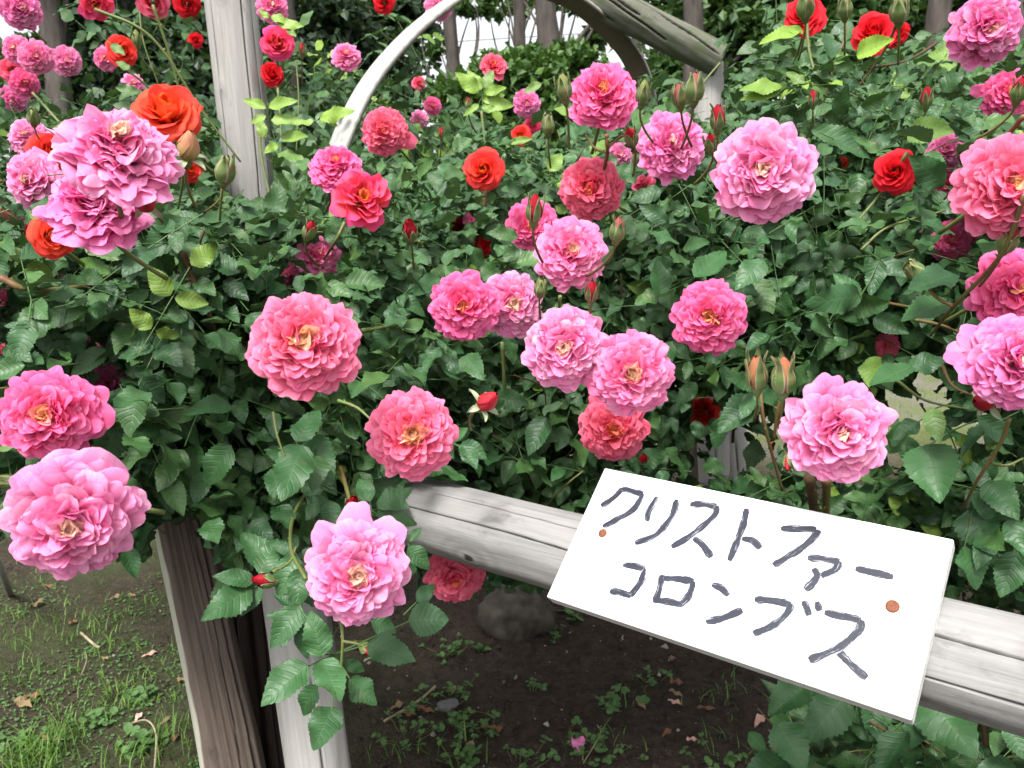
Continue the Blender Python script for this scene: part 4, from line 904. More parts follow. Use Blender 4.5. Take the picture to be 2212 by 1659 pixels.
backc = bush('rose bush inside the arch with lit yellow green shoots and orange red roses',
  [(650,340,2.2,.30,.3,.24,260),(800,430,1.95,.3,.3,.20,260),(1010,430,2.1,.30,.3,.16,240),(1240,400,2.1,.26,.25,.14,170),(640,180,2.6,.20,.25,.14,46),(760,260,2.5,.22,.25,.16,100),(900,330,2.4,.25,.2,.16,120),(1100,460,1.8,.25,.2,.14,140),(600,470,1.7,.2,.2,.16,120),(850,140,2.6,.10,.2,.16,26),(1420,330,1.8,.20,.2,.16,130),(1020,290,2.6,.2,.2,.09,50)],
  .048, 26, far=True, young=.07,
  canes=(([(640,130,1.9),(645,220,1.9),(640,330,1.9)],.002,M_STEM), ([(600,190,1.7),(607,300,1.7),(600,430,1.7)],.0026,M_STEM), ([(1040,240,1.6),(1047,310,1.6),(1050,400,1.62)],.0028,M_STEM), ([(1180,275,1.6),(1183,320,1.6),(1180,390,1.65)],.0022,M_STEM), ([(560,250,1.5),(565,340,1.5),(590,450,1.5)],.003,M_STEM)))
YGR = .85
hero(backc, [((575,235),(525,215),.6,1.4,1.4,.9),((580,230),(640,215),.6,1.4,1.38,.8),((575,250),(540,265),.7,1.4,1.4,.9),((585,260),(650,255),.6,1.4,1.4,.75),((610,300),(665,295),.75,1.42,1.4,.7),((600,310),(570,330),.7,1.42,1.4,.8),((570,300),(560,250),.6,1.45,1.45,.8),((600,330),(660,345),.8,1.42,1.4,.35)], seed=51)
hero(backc, [((585,35),(625,50),.7,1.6,1.6,.8),((580,40),(560,20),.7,1.6,1.6,.8),((600,50),(655,55),.6,1.6,1.6,.85),((620,60),(640,80),.7,1.6,1.6,.6)], seed=52)
hero(backc, [((690,255),(762,237),.6,1.35,1.32,.85),((690,258),(730,272),.7,1.35,1.35,.9),((680,262),(630,265),.5,1.36,1.36,.8)], seed=53)
hero(backc, [((1035,200),(985,155),.7,1.5,1.48,.8),((1040,195),(1010,150),.7,1.5,1.5,.75),((1045,190),(1065,150),.8,1.5,1.5,.5),((1045,200),(1095,190),.6,1.5,1.48,.7),((1040,215),(1090,205),.7,1.5,1.5,.85),((1050,222),(1110,228),.7,1.5,1.5,.75),((1035,225),(1000,250),.5,1.5,1.5,.8),((1040,230),(1075,240),.8,1.5,1.5,.7),((1100,310),(1150,300),.5,1.5,1.5,.6),((1100,320),(1090,290),.5,1.5,1.5,.55)], seed=54)
hero(backc, [((1185,370),(1215,330),.9,1.3,1.3,.6),((1020,300),(990,330),.9,1.4,1.4,.1),((1170,180),(1130,200),.6,1.6,1.6,.5)], seed=55)

backr = bush('tall rose bush at upper right behind the mossy beam, with red roses and long shoots',
  [(1750,250,1.9,.32,.3,.20,260),(2060,300,1.85,.34,.3,.20,230),(1620,350,2.0,.22,.25,.20,170),(1880,160,2.0,.2,.2,.10,50),(2200,380,1.7,.2,.2,.22,120),(1640,190,2.2,.14,.2,.16,50),(1520,430,1.8,.2,.2,.16,130),(1480,260,2.0,.08,.1,.08,20),(1700,90,2.1,.14,.14,.14,30),(2080,140,2.0,.12,.12,.10,24)],
  .050, 27, far=True, young=.05,
  canes=(([(1742,40,1.45),(1748,110,1.45),(1765,180,1.45),(1775,260,1.5)],.0030,M_STEM), ([(1825,30,1.5),(1825,80,1.5),(1800,150,1.5),(1770,260,1.55)],.0028,M_REDSTEM), ([(1940,40,1.35),(1925,80,1.38),(1890,140,1.42),(1800,260,1.5)],.0028,M_CANE),
         ([(2050,75,1.5),(1960,130,1.5),(1860,150,1.55)],.003,M_CANE), ([(1556,135,1.7),(1520,180,1.7),(1500,230,1.72)],.0022,M_STEM), ([(2000,225,1.4),(1985,280,1.42),(1930,350,1.45)],.0024,M_STEM)))
hero(backr, [((1730,70),(1640,95),.6,1.3,1.28,.85),((1735,72),(1690,60),.6,1.3,1.3,.8),((1850,120),(1930,85),.75,1.2,1.15,.95),((1830,115),(1800,140),.8,1.25,1.25,.5),((1690,185),(1600,190),.6,1.3,1.28,.65),((1690,190),(1600,215),.5,1.3,1.3,.75),((1740,170),(1680,150),.6,1.32,1.3,.1),((1800,130),(1850,150),.8,1.25,1.25,.1),((1725,170),(1740,110),.8,1.35,1.35,.05)], seed=61)
hero(backr, [((1960,290),(2060,285),.85,1.05,1.0,.38),((2000,330),(2040,390),.75,.98,.95,.05),((1750,280),(1870,310),.5,1.15,1.15,.05),((1740,290),(1690,330),.6,1.2,1.2,.3),((1900,330),(1850,300),.6,1.1,1.1,.1)], seed=62)
# ------------------------------------------------------------------ blooms
def petal_batch(pr, nu=9, nv=7, shape='petal'):
    """pr: dict of equal length arrays describing petals; returns V, F, C"""
    g = lambda k: np.asarray(pr[k], float)[:, None, None]
    n = len(pr['phi'])
    u = np.linspace(-1, 1, nu)[None, None, :]; v = np.linspace(0, 1, nv)[None, :, None]
    if shape == 'petal':
        w = g('W')*.5*np.sin(math.pi*(.07+.58*v))**.8
        ve = v*(1 - (.40*(1-np.sqrt(1-.96*u**2)))*v - g('notch')*.7*np.exp(-(u/.28)**2)*v**3 + .018*np.sin(5*u+g('p1'))*v**2)
    else:                                                   # sepal
        w = g('W')*.5*np.sin(math.pi*(.16+.84*v))**.9
        ve = v*np.ones_like(u)
    t_r, t_z = np.sin(g('th')), np.cos(g('th'))
    rb, zb, rt, zt = g('rb'), g('zb'), g('rt'), g('zt')
    L = np.hypot(rt-rb, zt-zb); k = .5*L
    r1, z1 = rt-k*t_r, zt-k*t_z
    a, b, c = (1-ve)**2, 2*ve*(1-ve), ve**2
    r = a*rb+b*r1+c*rt; z = a*zb+b*z1+c*zt
    dr = 2*(1-ve)*(r1-rb)+2*ve*(rt-r1); dz = 2*(1-ve)*(z1-zb)+2*ve*(zt-z1)
    ll = np.hypot(dr, dz)+1e-9; nr_, nz_ = -dz/ll, dr/ll
    lat = u*w; tw = g('tw')*v
    off = g('cup')*g('W')*u**2*v + g('fold')*g('W')*np.abs(u)*v*.6
    off = off + g('ruf')*g('W')*v**1.6*(.55*np.sin(3.1*u+g('p1'))*(.3+np.abs(u)) + .33*np.sin(5.2*u+g('p2')) + .12*np.sin(9*u+g('p1')*2)*v)
    off = off - g('curl')*g('W')*np.clip(v-.72, 0, 1)**2*6*(1-.3*u**2)
    la, lb = lat*np.cos(tw), lat*np.sin(tw)
    off = off + lb
    r, z = r+nr_*off, z+nz_*off
    ph = g('phi'); cp, sp = np.cos(ph), np.sin(ph)
    V = np.stack([r*cp - la*sp, r*sp + la*cp, z*np.ones_like(la)], -1)
    C = np.zeros((n, nv, nu, 4)); C[..., 0] = v; C[..., 1] = g('f'); C[..., 2] = g('rnd'); C[..., 3] = np.abs(u)
    return V.reshape(-1, 3), grid_faces(nv, nu, n), C.reshape(-1, 4)

def mk(lst):
    return {k: np.array([d[k] for d in lst]) for k in lst[0]}
def pet(phi, rb, zb, rt, zt, th, W, f, r0, cup=0., fold=0., ruf=.10, curl=0., tw=0., notch=.05):
    return dict(phi=phi, rb=rb, zb=zb, rt=rt, zt=zt, th=th, W=W, f=f, rnd=r0.uniform(), cup=cup, fold=fold, ruf=ruf, curl=curl, tw=tw, notch=notch, p1=r0.uniform(0, 6.28), p2=r0.uniform(0, 6.28))

LOOSE = {2: ((128, 1.16, .62), (88, 1.30, .66), (48, 1.22, .70), (30, 1.0, .5)), 3: ((60, 1.08, .85), (95, 1.06, .7), (130, 1.0, .6), (5, 1.08, .5)), 4: ((-8, 1.16, .7), (18, 1.10, .6), (-25, 1.05, .5)), 33: ((-20, 1.3, .7),), 67: ((172, 1.20, .62), (150, 1.12, .6), (195, 1.05, .6)), 64: ((165, 1.25, .5),), 5: ((-80, 1.05, .5), (-60, 1.08, .5)), 6: ((-90, 1.1, .6), (-60, 1.08, .55), (-120, 1.08, .6))}
def bloom_geo(style, heart, seed, fine=True):
    """returns list of (part name, V, F, C) with unit radius, facing +z"""
    r0 = np.random.default_rng(seed); out, inn, hrt = [], [], []
    rad = math.radians
    if style in (FULL, WILT):
        n = 12; q0 = r0.uniform(0, 6.28); nq = r0.integers(3, 6)
        wilt = style == WILT
        lean = r0.uniform(-.08, .08, 2)
        for i in range(n):
            f = i/(n-1); cnt = [14, 17, 19, 20, 20, 19, 18, 16, 14, 12, 9, 7][i]; ph0 = r0.uniform(0, 6.28)
            for j in range(cnt):
                ff = np.clip(f + r0.normal()*.035, 0, 1)
                phi = ph0 + j*2*math.pi/cnt + r0.normal()*.10
                phi += (.30*f)*math.sin(nq*phi+q0)/nq*1.6
                rt = (1-(1-heart)*ff**1.02)*(1+r0.normal()*.025)*(1-.03*(i == 0))
                zt = -.20 + .62*math.sin(min(ff, 1)*math.pi*.60) + r0.normal()*(.03+.04*f)
                th = rad(108 - 66*ff + r0.normal()*(9+11*ff))
                if wilt: zt = zt*.75 - .16*(1-ff); th += rad(14*(1-ff)); rt *= 1+.06*r0.normal()
                W = (.47 - .13*ff)*r0.uniform(.8, 1.2)
                zb = zt-.50+.12*ff; rb = .30*rt
                p = pet(phi, rb, zb, rt, zt, th, W, ff, r0, cup=r0.normal()*.05+.16*ff-.05, fold=(r0.uniform(-.05, .55) if f > .35 else r0.uniform(-.1, .2)),
                        ruf=(.08+.11*f+(.10 if wilt else 0))*r0.uniform(.6, 1.4), curl=r0.uniform(-.05, .32)*(1-.5*ff), tw=r0.normal()*rad(8+22*f), notch=r0.uniform(0, .12))
                (out if i < 4 else inn).append(p)
        m = 10 if heart > .11 else 7
        for j in range(m):
            phi = j*2*math.pi/m + r0.normal()*.15 + q0
            rt = heart*r0.uniform(1.0, 1.75); hrt.append(pet(phi, .02, .20, rt, .40+r0.normal()*.04, rad(r0.uniform(75, 118)), (.10+heart*.9)*r0.uniform(.8, 1.3), 1.0, r0, cup=.25, fold=.5, ruf=.2, tw=rad(35), curl=.2))
        for (deg, ln_, w_) in LOOSE.get(seed-300, ()):
            out.append(pet(rad(deg), .35, -.30, ln_, -.22+r0.normal()*.05, rad(96+r0.normal()*10), w_, .02, r0, cup=-.08, ruf=.10, curl=.12, tw=r0.normal()*.15, notch=.05))
        if heart > .04:
            for j in range(9):
                phi = j*2.4+q0; hrt.append(pet(phi, .01, .15, heart*r0.uniform(.25, .8), .40+r0.normal()*.03, rad(r0.uniform(25, 75)), (.10+heart*.5)*r0.uniform(.8, 1.2), 1.0, r0, cup=.3, fold=.3, ruf=.12, tw=rad(25), curl=.15))
    elif style == CUP:
        n = 6
        for i in range(n):
            f = i/(n-1); cnt = [5, 6, 6, 5, 5, 4][i]; ph0 = r0.uniform(0, 6.28)
            for j in range(cnt):
                phi = ph0 + j*2*math.pi/cnt + r0.normal()*.12
                rt = [1.0, .84, .64, .46, .30, .15][i]*(1+r0.normal()*.04)
                zt = [.02, .26, .42, .52, .58, .60][i] + r0.normal()*.03
                th = rad([104, 72, 46, 25, 10, -5][i] + r0.normal()*7)
                p = pet(phi, .12+.10*rt, -.50+.05*i, rt, zt, th, [1.05, .98, .85, .66, .48, .32][i]*r0.uniform(.9, 1.1), f*.9, r0, cup=.08+.22*f, ruf=.05, curl=[.45, .35, .22, .12, .05, 0][i]*r0.uniform(.5, 1.3), tw=rad(10+14*f), notch=r0.uniform(0, .10))
                (out if i < 2 else inn).append(p)
    else:                                                   # OPEN: a few broad outer petals, raised ruffled middle
        for j in range(6):
            phi = j*2*math.pi/6 + r0.normal()*.2
            out.append(pet(phi, .15, -.30, 1.0*r0.uniform(.8, 1.1), -.18+r0.normal()*.1, rad(108+r0.normal()*14), .92*r0.uniform(.75, 1.1), .02, r0, cup=-.05, ruf=.14, curl=.15, tw=r0.normal()*.15, notch=.1))
        for i in range(5):
            f = .35+i*.16; cnt = [8, 8, 8, 7, 5][i]; ph0 = r0.uniform(0, 6.28)
            for j in range(cnt):
                phi = ph0 + j*2*math.pi/cnt + r0.normal()*.15
                rt = [.80, .62, .46, .30, .16][i]*(1+r0.normal()*.06)
                inn.append(pet(phi, .25*rt, -.30, rt, [.10, .24, .32, .36, .36][i]+r0.normal()*.04, rad([80, 58, 44, 30, 15][i]+r0.normal()*10), [.62, .55, .46, .36, .26][i], f, r0, cup=.15, fold=r0.uniform(0, .4), ruf=.16, curl=.15, tw=r0.normal()*.3, notch=.06))
    nu, nv = (9, 7) if fine else (7, 5)
    res = [('outer_petals', *petal_batch(mk(out), nu, nv)), ('inner_petals', *petal_batch(mk(inn), nu, nv))]
    if hrt: res.append(('heart_petals', *petal_batch(mk(hrt), 7, 6)))
    return res

def sepal_geo(r0, att, length, rb, zb, width):
    l = []
    for j in range(5):
        a = math.radians(att + r0.normal()*14); Lj = length*r0.uniform(.8, 1.15)
        am = math.radians(70)*.5 + a*.5
        l.append(pet(j*2*math.pi/5+r0.normal()*.15, rb, zb, rb+Lj*math.sin(am), zb+Lj*math.cos(am), a, width*r0.uniform(.8, 1.15), .5, r0, cup=.35, fold=.2, ruf=.1, curl=0, tw=r0.normal()*.2, notch=0))
    return petal_batch(mk(l), 5, 9, 'sepal')

def basis(face, px, py, d, spin):
    c = P(px, py, d); tocam = norm(CAM - c)
    rt = C3([1, 0, 0]); up = C3([0, -1, 0])
    z = norm(tocam + rt*face[0] + up*face[1])
    x = norm(np.cross(np.array([0, 0, 1.0]), z)); y = np.cross(z, x)
    x, y = x*math.cos(spin)+y*math.sin(spin), -x*math.sin(spin)+y*math.cos(spin)
    m = Matrix.Identity(4)
    for i in range(3): m[i][0], m[i][1], m[i][2], m[i][3] = x[i], y[i], z[i], c[i]
    return m, np.stack([x, y, z], 1), c

def stem_geo(Rm, c, start, r0, length, rad):
    s0 = Rm.T @ np.array([r0.normal()*.5, 1.3, -.8]); s0 = norm(s0)         # back into the bush and down
    p0 = np.array([0, 0, start]); p1 = p0 + np.array([0, 0, -length*.35]); p2 = p1 + s0*length*.8
    w = bez(p0, p1, p2, 12); return tube_geo(w, np.linspace(rad, rad*1.25, 12), 7)

M_DUST = mat_simple('stamens', (.62,.42,.10), (.40,.24,.06), 200, .8, .1, 0)
cache = {}
for i, (px, py, dia, size, kd, style, face, heart, label) in enumerate(BT):
    d = F*size/dia; R = size/2; r0 = np.random.default_rng(1000+i)
    m, Rm, c = basis(face, px, py, d, 0.0 if style in (FULL, WILT) else r0.uniform(0, 6.28))
    b = empty('rose', mat=m); tag(b, label, 'rose', 'roses in bloom')
    fine = dia > 100
    for (nm, V, Fq, Cq) in bloom_geo(style, heart, 300+i, fine):
        V = V*R
        if dia > 140: V = V + .0016*np.sin(V[:, [1, 2, 0]]*210+i)*Cq[:, :1]
        hp_ = mesh(nm, V - np.array([0, 0, R*.05]), [Fq], KIND[kd], b, color=Cq)
    if heart > .09 and style == FULL:
        a = r0.uniform(0, 6.28, 26); q = heart*R*.55*np.sqrt(r0.uniform(size=26)); Vs, Fs = [], []; o_ = 0
        for aa, qq in zip(a, q):
            v_, f_ = tube_geo([(qq*.4*math.cos(aa), qq*.4*math.sin(aa), -.15*R), (qq*math.cos(aa), qq*math.sin(aa), (.13+.08*r0.uniform())*R)], .0006, 4)
            Vs.append(v_); Fs += [x+o_ for x in f_]; o_ += len(v_)
        mesh('stamens', np.concatenate(Vs), Fs, M_DUST, hp_)
    V, fs = stem_geo(Rm, c, -.62*R, r0, .10 if dia > 90 else .07, .0020)
    mesh('stem', V, fs, M_STEM, b)
    if dia > 44:
        V, Fq, Cq = sepal_geo(r0, 120, .45*R, .10*R, -.60*R, .20*R)
        mesh('sepals', V, [Fq], M_SEPAL, b)

# ------------------------------------------------------------------ buds
def mat_bud(name, base, tip, stripe):
    s = NT(name); a = s.attr('pc'); v, f, r = s.sep(a.outputs['Color'])[:3]
    n = s.noise(s.scale(s.obj(), (160, 160, 40)), 1.0, 3.0)
    c = s.mix(v, base, tip); c = s.mix(s.math('MULTIPLY', s.rng(n, .45, .7), .5), c, stripe)
    return s.bsdf(c, .5, .3, s.bump(n, .0010, .8), .12)
BK = {'red': mat_bud('bud_red', (.36,.022,.030), (.40,.008,.022), (.50,.04,.06)),
      'yellow': mat_bud('bud_yellow', (.30,.30,.09), (.52,.26,.13), (.50,.16,.16)),
      'green': mat_bud('bud_pale_green', (.13,.23,.06), (.28,.30,.10), (.10,.19,.05)),
      'pinkgreen': mat_bud('bud_pink_green', (.38,.16,.10), (.45,.09,.10), (.24,.24,.09)),
      'sunsetbud': mat_bud('bud_sunset', (.26,.15,.045), (.50,.15,.09), (.30,.24,.08))}
for i, (px, py, ln_, size, kd, style, face, label) in enumerate(BU):
    d = F*size/ln_*1.0; Ls = size*.43; r0 = np.random.default_rng(4000+i)
    m, Rm, c = basis(face, px, py, d, r0.uniform(0, 6.28))
    b = empty('rose_bud', mat=m); tag(b, label, 'rose bud', 'rose buds')
    fat = {GREEN: .66, RED: .56, REDOPEN: .60, FLARE: .66}[style]
    # wrapped petals: overlapping spiral shells
    l = []
    for k, (cnt, rt, zt, th) in enumerate(((5, fat*.62 if style == REDOPEN else fat*.30, .80, -20 if style != REDOPEN else 15), (4, fat*.36 if style == REDOPEN else fat*.16, .92, -25 if style != REDOPEN else -5), (3, fat*.12, .95, -25))):
        for j in range(cnt):
            l.append(pet(j*2*math.pi/cnt+k*.7+r0.normal()*.1, fat*.30, -.72, rt, zt+r0.normal()*.03, math.radians(th), fat*(1.9 if k == 0 else 1.6), .2+.3*k, r0, cup=.18, ruf=.02, curl=.02, tw=.28, notch=.03))
    V, Fq, Cq = petal_batch(mk(l), 9, 9)
    us_ = np.tile(np.linspace(-1, 1, 9), len(V)//9); rr = np.hypot(V[:, 0], V[:, 1]); tz = np.clip((V[:, 2]+.22)/1.2, -1, 1); bulge = fat*np.sqrt(np.clip(1-tz**2, .0, 1))*(1-.42*np.clip(tz, 0, 1))*(1+.10*us_)
    k_ = np.where(rr > 1e-6, np.clip(bulge*(.9+.1*Cq[:, 1]*-1+.1*Cq[:, 2])/np.maximum(rr, 1e-6), .3, 2.2), 1)
    blend = np.clip((.72 if style == REDOPEN else 1.0) - np.clip(V[:, 2]-.55, 0, 1)*(1.6 if style == REDOPEN else .4), 0, 1)
    V[:, :2] *= (1-blend + blend*k_)[:, None]
    mesh('wrapped_petals', V*Ls, [Fq], BK[kd], b, color=Cq)
    # inner core so that no gap shows
    th_ = np.linspace(0, 2*math.pi, 20, endpoint=False); zz = np.linspace(-.95, .85, 12)
    pr_ = fat*.82*np.sqrt(np.clip(1-((zz+.22)/1.12)**2, .01, 1))*(1-.42*np.clip((zz+.22)/1.2, 0, 1))
    Vc = np.concatenate([np.c_[p_*np.cos(th_), p_*np.sin(th_), np.full(20, z_)] for p_, z_ in zip(pr_, zz)]); Cc = np.zeros((len(Vc), 4)); Cc[:, 0] = np.repeat(np.linspace(0, 1, 12), 20); Cc[:, 2] = .5
    mesh('bud_core', Vc*Ls, [grid_faces(12, 20, wrap=True)], BK[kd], b, color=Cc)
    att = {GREEN: -12, RED: 14, REDOPEN: 28, FLARE: 118}[style]
    if style in (GREEN, RED, REDOPEN):
        l = []
        for j in range(5):
            op = {GREEN: .10, RED: .16, REDOPEN: .2}[style]; Lz = {GREEN: 1.0, RED: (1.12 if kd == 'sunsetbud' else .82), REDOPEN: .25}[style]*r0.uniform(.85, 1.15)
            l.append(pet(j*2*math.pi/5+r0.normal()*.08, fat*.42, -.92, fat*(.62 if style == GREEN else .95)+op, Lz, math.radians(att+r0.normal()*16), fat*(1.12 if style == GREEN else .82)*r0.uniform(.85, 1.1), .5, r0, cup=.30, fold=0, ruf=.03, tw=r0.normal()*.1, notch=0))
        V, Fq, Cq = petal_batch(mk(l), 7, 10, 'sepal')
        rr = np.hypot(V[:, 0], V[:, 1]); tz = np.clip((V[:, 2]+.22)/1.2, -1, 1); out_ = fat*1.12*np.sqrt(np.clip(1-tz**2, .02, 1))*(1-.42*np.clip(tz, 0, 1))
        k_ = np.maximum(out_/np.maximum(rr, 1e-6), 1); k_ = np.where(V[:, 2] < .72, k_, 1); V[:, :2] *= np.minimum(k_, 3)[:, None]
        mesh('sepals', V*Ls, [Fq], M_BUDG, b, color=Cq)
    else:
        V, Fq, Cq = sepal_geo(r0, att+14, 1.12, fat*.40, -.88, .50); mesh('sepals', V*Ls, [Fq], M_SEPALP, b, color=Cq)
    prof = [(.12, -1.75), (.20, -1.62), (.34, -1.38), (.40, -1.18), (.36, -1.0), (.30, -.86)]
    V = np.concatenate([np.c_[p_*fat*1.5*np.cos(th_), p_*fat*1.5*np.sin(th_), np.full(20, z_)] for p_, z_ in prof])
    mesh('hip', V*Ls, [grid_faces(len(prof), 20, wrap=True)], M_BUDG, b, color=np.zeros((len(V), 4)))
    V, fs = stem_geo(Rm, c, -1.70*Ls, r0, .05, .0012); mesh('stem', V, fs, M_STEM if kd in ('green', 'yellow') else M_REDSTEM, b)

# ------------------------------------------------------------------ background trees and hedge
M_BARK = mat_simple('bark', (.045,.038,.033), (.10,.088,.078), 14, .95, .1, .02, (1, 1, .25))
def mat_crown(name, a, b):
    s = NT(name); at = s.attr('lc'); r = s.sep(at.outputs['Color'])[0]
    c = s.mix(r, a, b); return s.bsdf(c, .5, .35, None, .22, s.mix(.5, c, (.10,.2,.02)))
M_CRD = mat_crown('crown_dark', (.012,.028,.014), (.030,.058,.026))
M_CRM = mat_crown('crown_mid', (.025,.065,.018), (.075,.14,.035))
M_CRL = mat_crown('crown_light', (.028,.075,.016), (.085,.165,.032))
def crown(name, parent, blobs, leaf, mat, seed, flat=0.0):
    r0 = np.random.default_rng(seed); Bp, N, Dv, S = [], [], [], []
    for (c, rx, ry, rz, ncl, per) in blobs:
        u = norm(r0.normal(size=(ncl, 3))); cl = np.asarray(c) + u*np.array([rx, ry, rz])*r0.uniform(.25, 1.0, (ncl, 1))**.6
        cr = min(rx, rz)*.26*r0.uniform(.5, 1.3, ncl)
        p = np.repeat(cl, per, 0) + r0.normal(size=(ncl*per, 3))*np.repeat(cr, per)[:, None]*np.array([1, 1, .55])
        Bp.append(p); k = len(p); S.append(leaf*r0.uniform(.6, 1.4, k)); N.append(norm(r0.normal(size=(k, 3))+np.array([0, 0, .8]))); Dv.append(norm(r0.normal(size=(k, 3))))
    Bp, N, Dv, S = map(np.concatenate, (Bp, N, Dv, S))
    ok = Bp[:, 2] > .02; Bp, N, Dv, S = Bp[ok], N[ok], Dv[ok], S[ok]
    Dv = norm(Dv-np.sum(Dv*N, 1, keepdims=True)*N); X = np.cross(Dv, N); w = S[:, None]*.34
    V = np.stack([Bp, Bp+Dv*S[:, None]*.45+X*w+N*w*.3, Bp+Dv*S[:, None], Bp+Dv*S[:, None]*.45-X*w+N*w*.3], 1)
    n = len(Bp); fq = np.arange(n*4).reshape(n, 4); Cc = np.zeros((n, 4, 4)); Cc[..., 0] = r0.uniform(size=n)[:, None]
    return mesh(name, V.reshape(-1, 3), [fq], mat, parent, color=Cc.reshape(-1, 4), cname='lc', smooth=False)

def tree(label, px, d, r, top, blobs, leaf, mat, seed, lean=0.0, limbs=4, name='tree', cat='tree', group='trees behind the rose bushes'):
    """blobs: (px, py, d, rx, rz, clusters, per)"""
    r0 = np.random.default_rng(seed); b0 = P(px, 700, d); b0[2] = 0
    t = empty(name, b0); tag(t, label, cat, group)
    pts = np.array([[lean*z + r0.normal()*.03*(z > 0), r0.normal()*.03, z] for z in np.linspace(-.1, top, 9)])
    w = smooth_path(pts, 5); rr = np.linspace(r*1.15, r*.6, len(w)); rr[:4] *= 1.25
    V, fs = tube_geo(w, rr*(1+.05*r0.normal(size=len(w))), 14); mesh('trunk', V, fs, M_BARK, t)
    bl = []
    for (bx, by, bd, rx, rz, nc, per) in blobs:
        c = P(bx, by, bd)-b0; bl.append((c, rx, rx*.9, rz, nc, per))
        zz = min(max(c[2]*.7, .6), top*.95); k = np.argmin(np.abs(w[:, 2]-zz))
        for _ in range(limbs):
            e = c + r0.normal(size=3)*np.array([rx, rx, rz])*.45; mid = (w[k]+e)/2 + np.array([0, 0, -.1]) + r0.normal(size=3)*.12
            V, fs = tube_geo(bez(w[k], mid, e, 9), np.linspace(r*.32, r*.07, 9), 6); mesh('limb', V, fs, M_BARK, t)
    crown('crown', t, bl, leaf, mat, seed)
    return t

tree('dark conifer with drooping tiers at upper left beyond the roses', 190, 8.0, .12, 6.0, [(200,40,8,.36,.9,58,50),(140,215,8,.5,.4,36,50),(300,190,8.2,.5,.6,60,60)], .10, M_CRD, 61)
tree('dark broad tree between the conifer and the tall post', 345, 9.0, .14, 6.0, [(345,80,9,.72,.9,84,50),(440,190,9,.6,.7,80,60),(420,20,9,.6,.6,60,50)], .12, M_CRD, 62)
tree('dark trunked tree right of the tall post', 640, 9.0, .15, 6.5, [(600,190,9,.7,.8,74,50),(690,60,9.3,.6,.5,40,50),(560,60,9.3,.5,.6,40,50)], .12, M_CRD, 63, .02)
tree('forked dark tree left of the white arch', 722, 10.5, .13, 7.0, [(770,70,10.5,.85,.8,80,50),(790,185,10,.6,.5,70,60),(850,30,10.5,.5,.5,45,50)], .13, M_CRD, 64, -.03)
tree('slim straight tree seen inside the arch at its left', 1000, 9.0, .075, 7.0, [(1010,195,9,.35,.14,18,40),(1020,8,9,.3,.12,9,40),(950,95,9,.2,.12,5,24)], .10, M_CRM, 65)
tree('slim tree above the middle of the hedge', 1126, 11.0, .085, 8.0, [(1090,10,11,.4,.14,9,36),(1170,-10,11,.5,.15,9,36)], .12, M_CRM, 66, .01)
tree('thick rough trunk tree inside the arch at its right', 1214, 8.5, .125, 7.0, [(1300,10,8.8,.3,.2,9,36),(1290,85,9,.22,.10,5,24),(1270,185,9,.35,.22,30,50),(1195,0,8.8,.3,.14,7,36)], .11, M_CRM, 67, -.035)
tree('thin tree behind the low end of the arch', 1365, 11.0, .07, 7.0, [(1420,20,11,.4,.3,12,40),(1350,210,10.5,.5,.25,36,50),(1450,120,11,.3,.25,12,45)], .12, M_CRM, 68, .02)
tree('leafy green tree behind the mossy beam', 1480, 9.0, .12, 7.0, [(1580,60,9,.75,.75,84,50),(1490,190,9,.6,.45,80,60),(1660,30,8.6,.6,.7,90,60),(1500,20,9.3,.4,.3,25,45)], .11, M_CRM, 69)
tree('tall dark trunk tree behind the red roses at upper right', 1955, 8.0, .11, 7.0, [(1850,40,8.6,.6,.5,50,50),(1990,90,8.3,.45,.4,40,50),(1790,120,8.6,.6,.5,60,60)], .11, M_CRM, 70, .02)
tree('dark tree at the right edge behind the dusky lilac rose', 2130, 8.0, .12, 6.0, [(2110,170,8,.5,.4,60,60),(2230,60,8,.6,.8,80,60),(2060,20,8.3,.35,.35,30,50)], .11, M_CRD, 71)
tree('pale leaved tree at the upper left corner', 20, 10.0, .09, 7.0, [(90,95,10,.30,.15,8,30),(-40,190,10,.6,.5,50,50),(60,230,9.5,.6,.4,50,50)], .12, M_CRM, 72)
# rounded shrub under the arch and the far hedge row
sb = P(1140, 700, 7.0); sb[2] = 0
sh = empty('clipped_shrub', sb); tag(sh, 'bright green clipped shrub seen inside the arch under the thin trees', 'shrub')
crown('foliage', sh, [(P(1120,165,7.0)-sb, .40, .5, .22, 80, 60), (P(1025,205,7.0)-sb, .33, .4, .18, 50, 60), (P(1225,165,7.0)-sb, .34, .4, .22, 60, 60), (P(1140,260,7.0)-sb, .8, .5, .35, 110, 60)], .075, M_CRL, 81)
for k_, dx in enumerate((-.5, .0, .45)):
    V, fs = tube_geo(bez((dx*.5, 0, -.05), (dx*.7, 0, .8), (dx, 0, 1.9), 9), np.linspace(.05, .02, 9), 8); mesh('stem', V, fs, M_BARK, sh)
hb = empty('hedge', (0, 6.2, 0)); tag(hb, 'long dark green hedge far behind the rose bushes', 'hedge')
crown('foliage', hb, [((x, 0.4*math.sin(x*2), .75), .7, .55, .75, 75, 55) for x in np.arange(-6.5, 1.6, .8)] + [((x, 3.5+.5*math.sin(x), .8), .8, .6, .8, 60, 55) for x in np.arange(2.0, 8.5, .9)], .095, M_CRD, 82)
for x in np.arange(-6.5, 8.5, 1.5):
    V, fs = tube_geo([(x, 0 if x < 1.8 else 3.5, -.05), (x+.05, 0 if x < 1.8 else 3.5, 1.1)], (.05, .03), 7); mesh('stem', V, fs, M_BARK, hb)

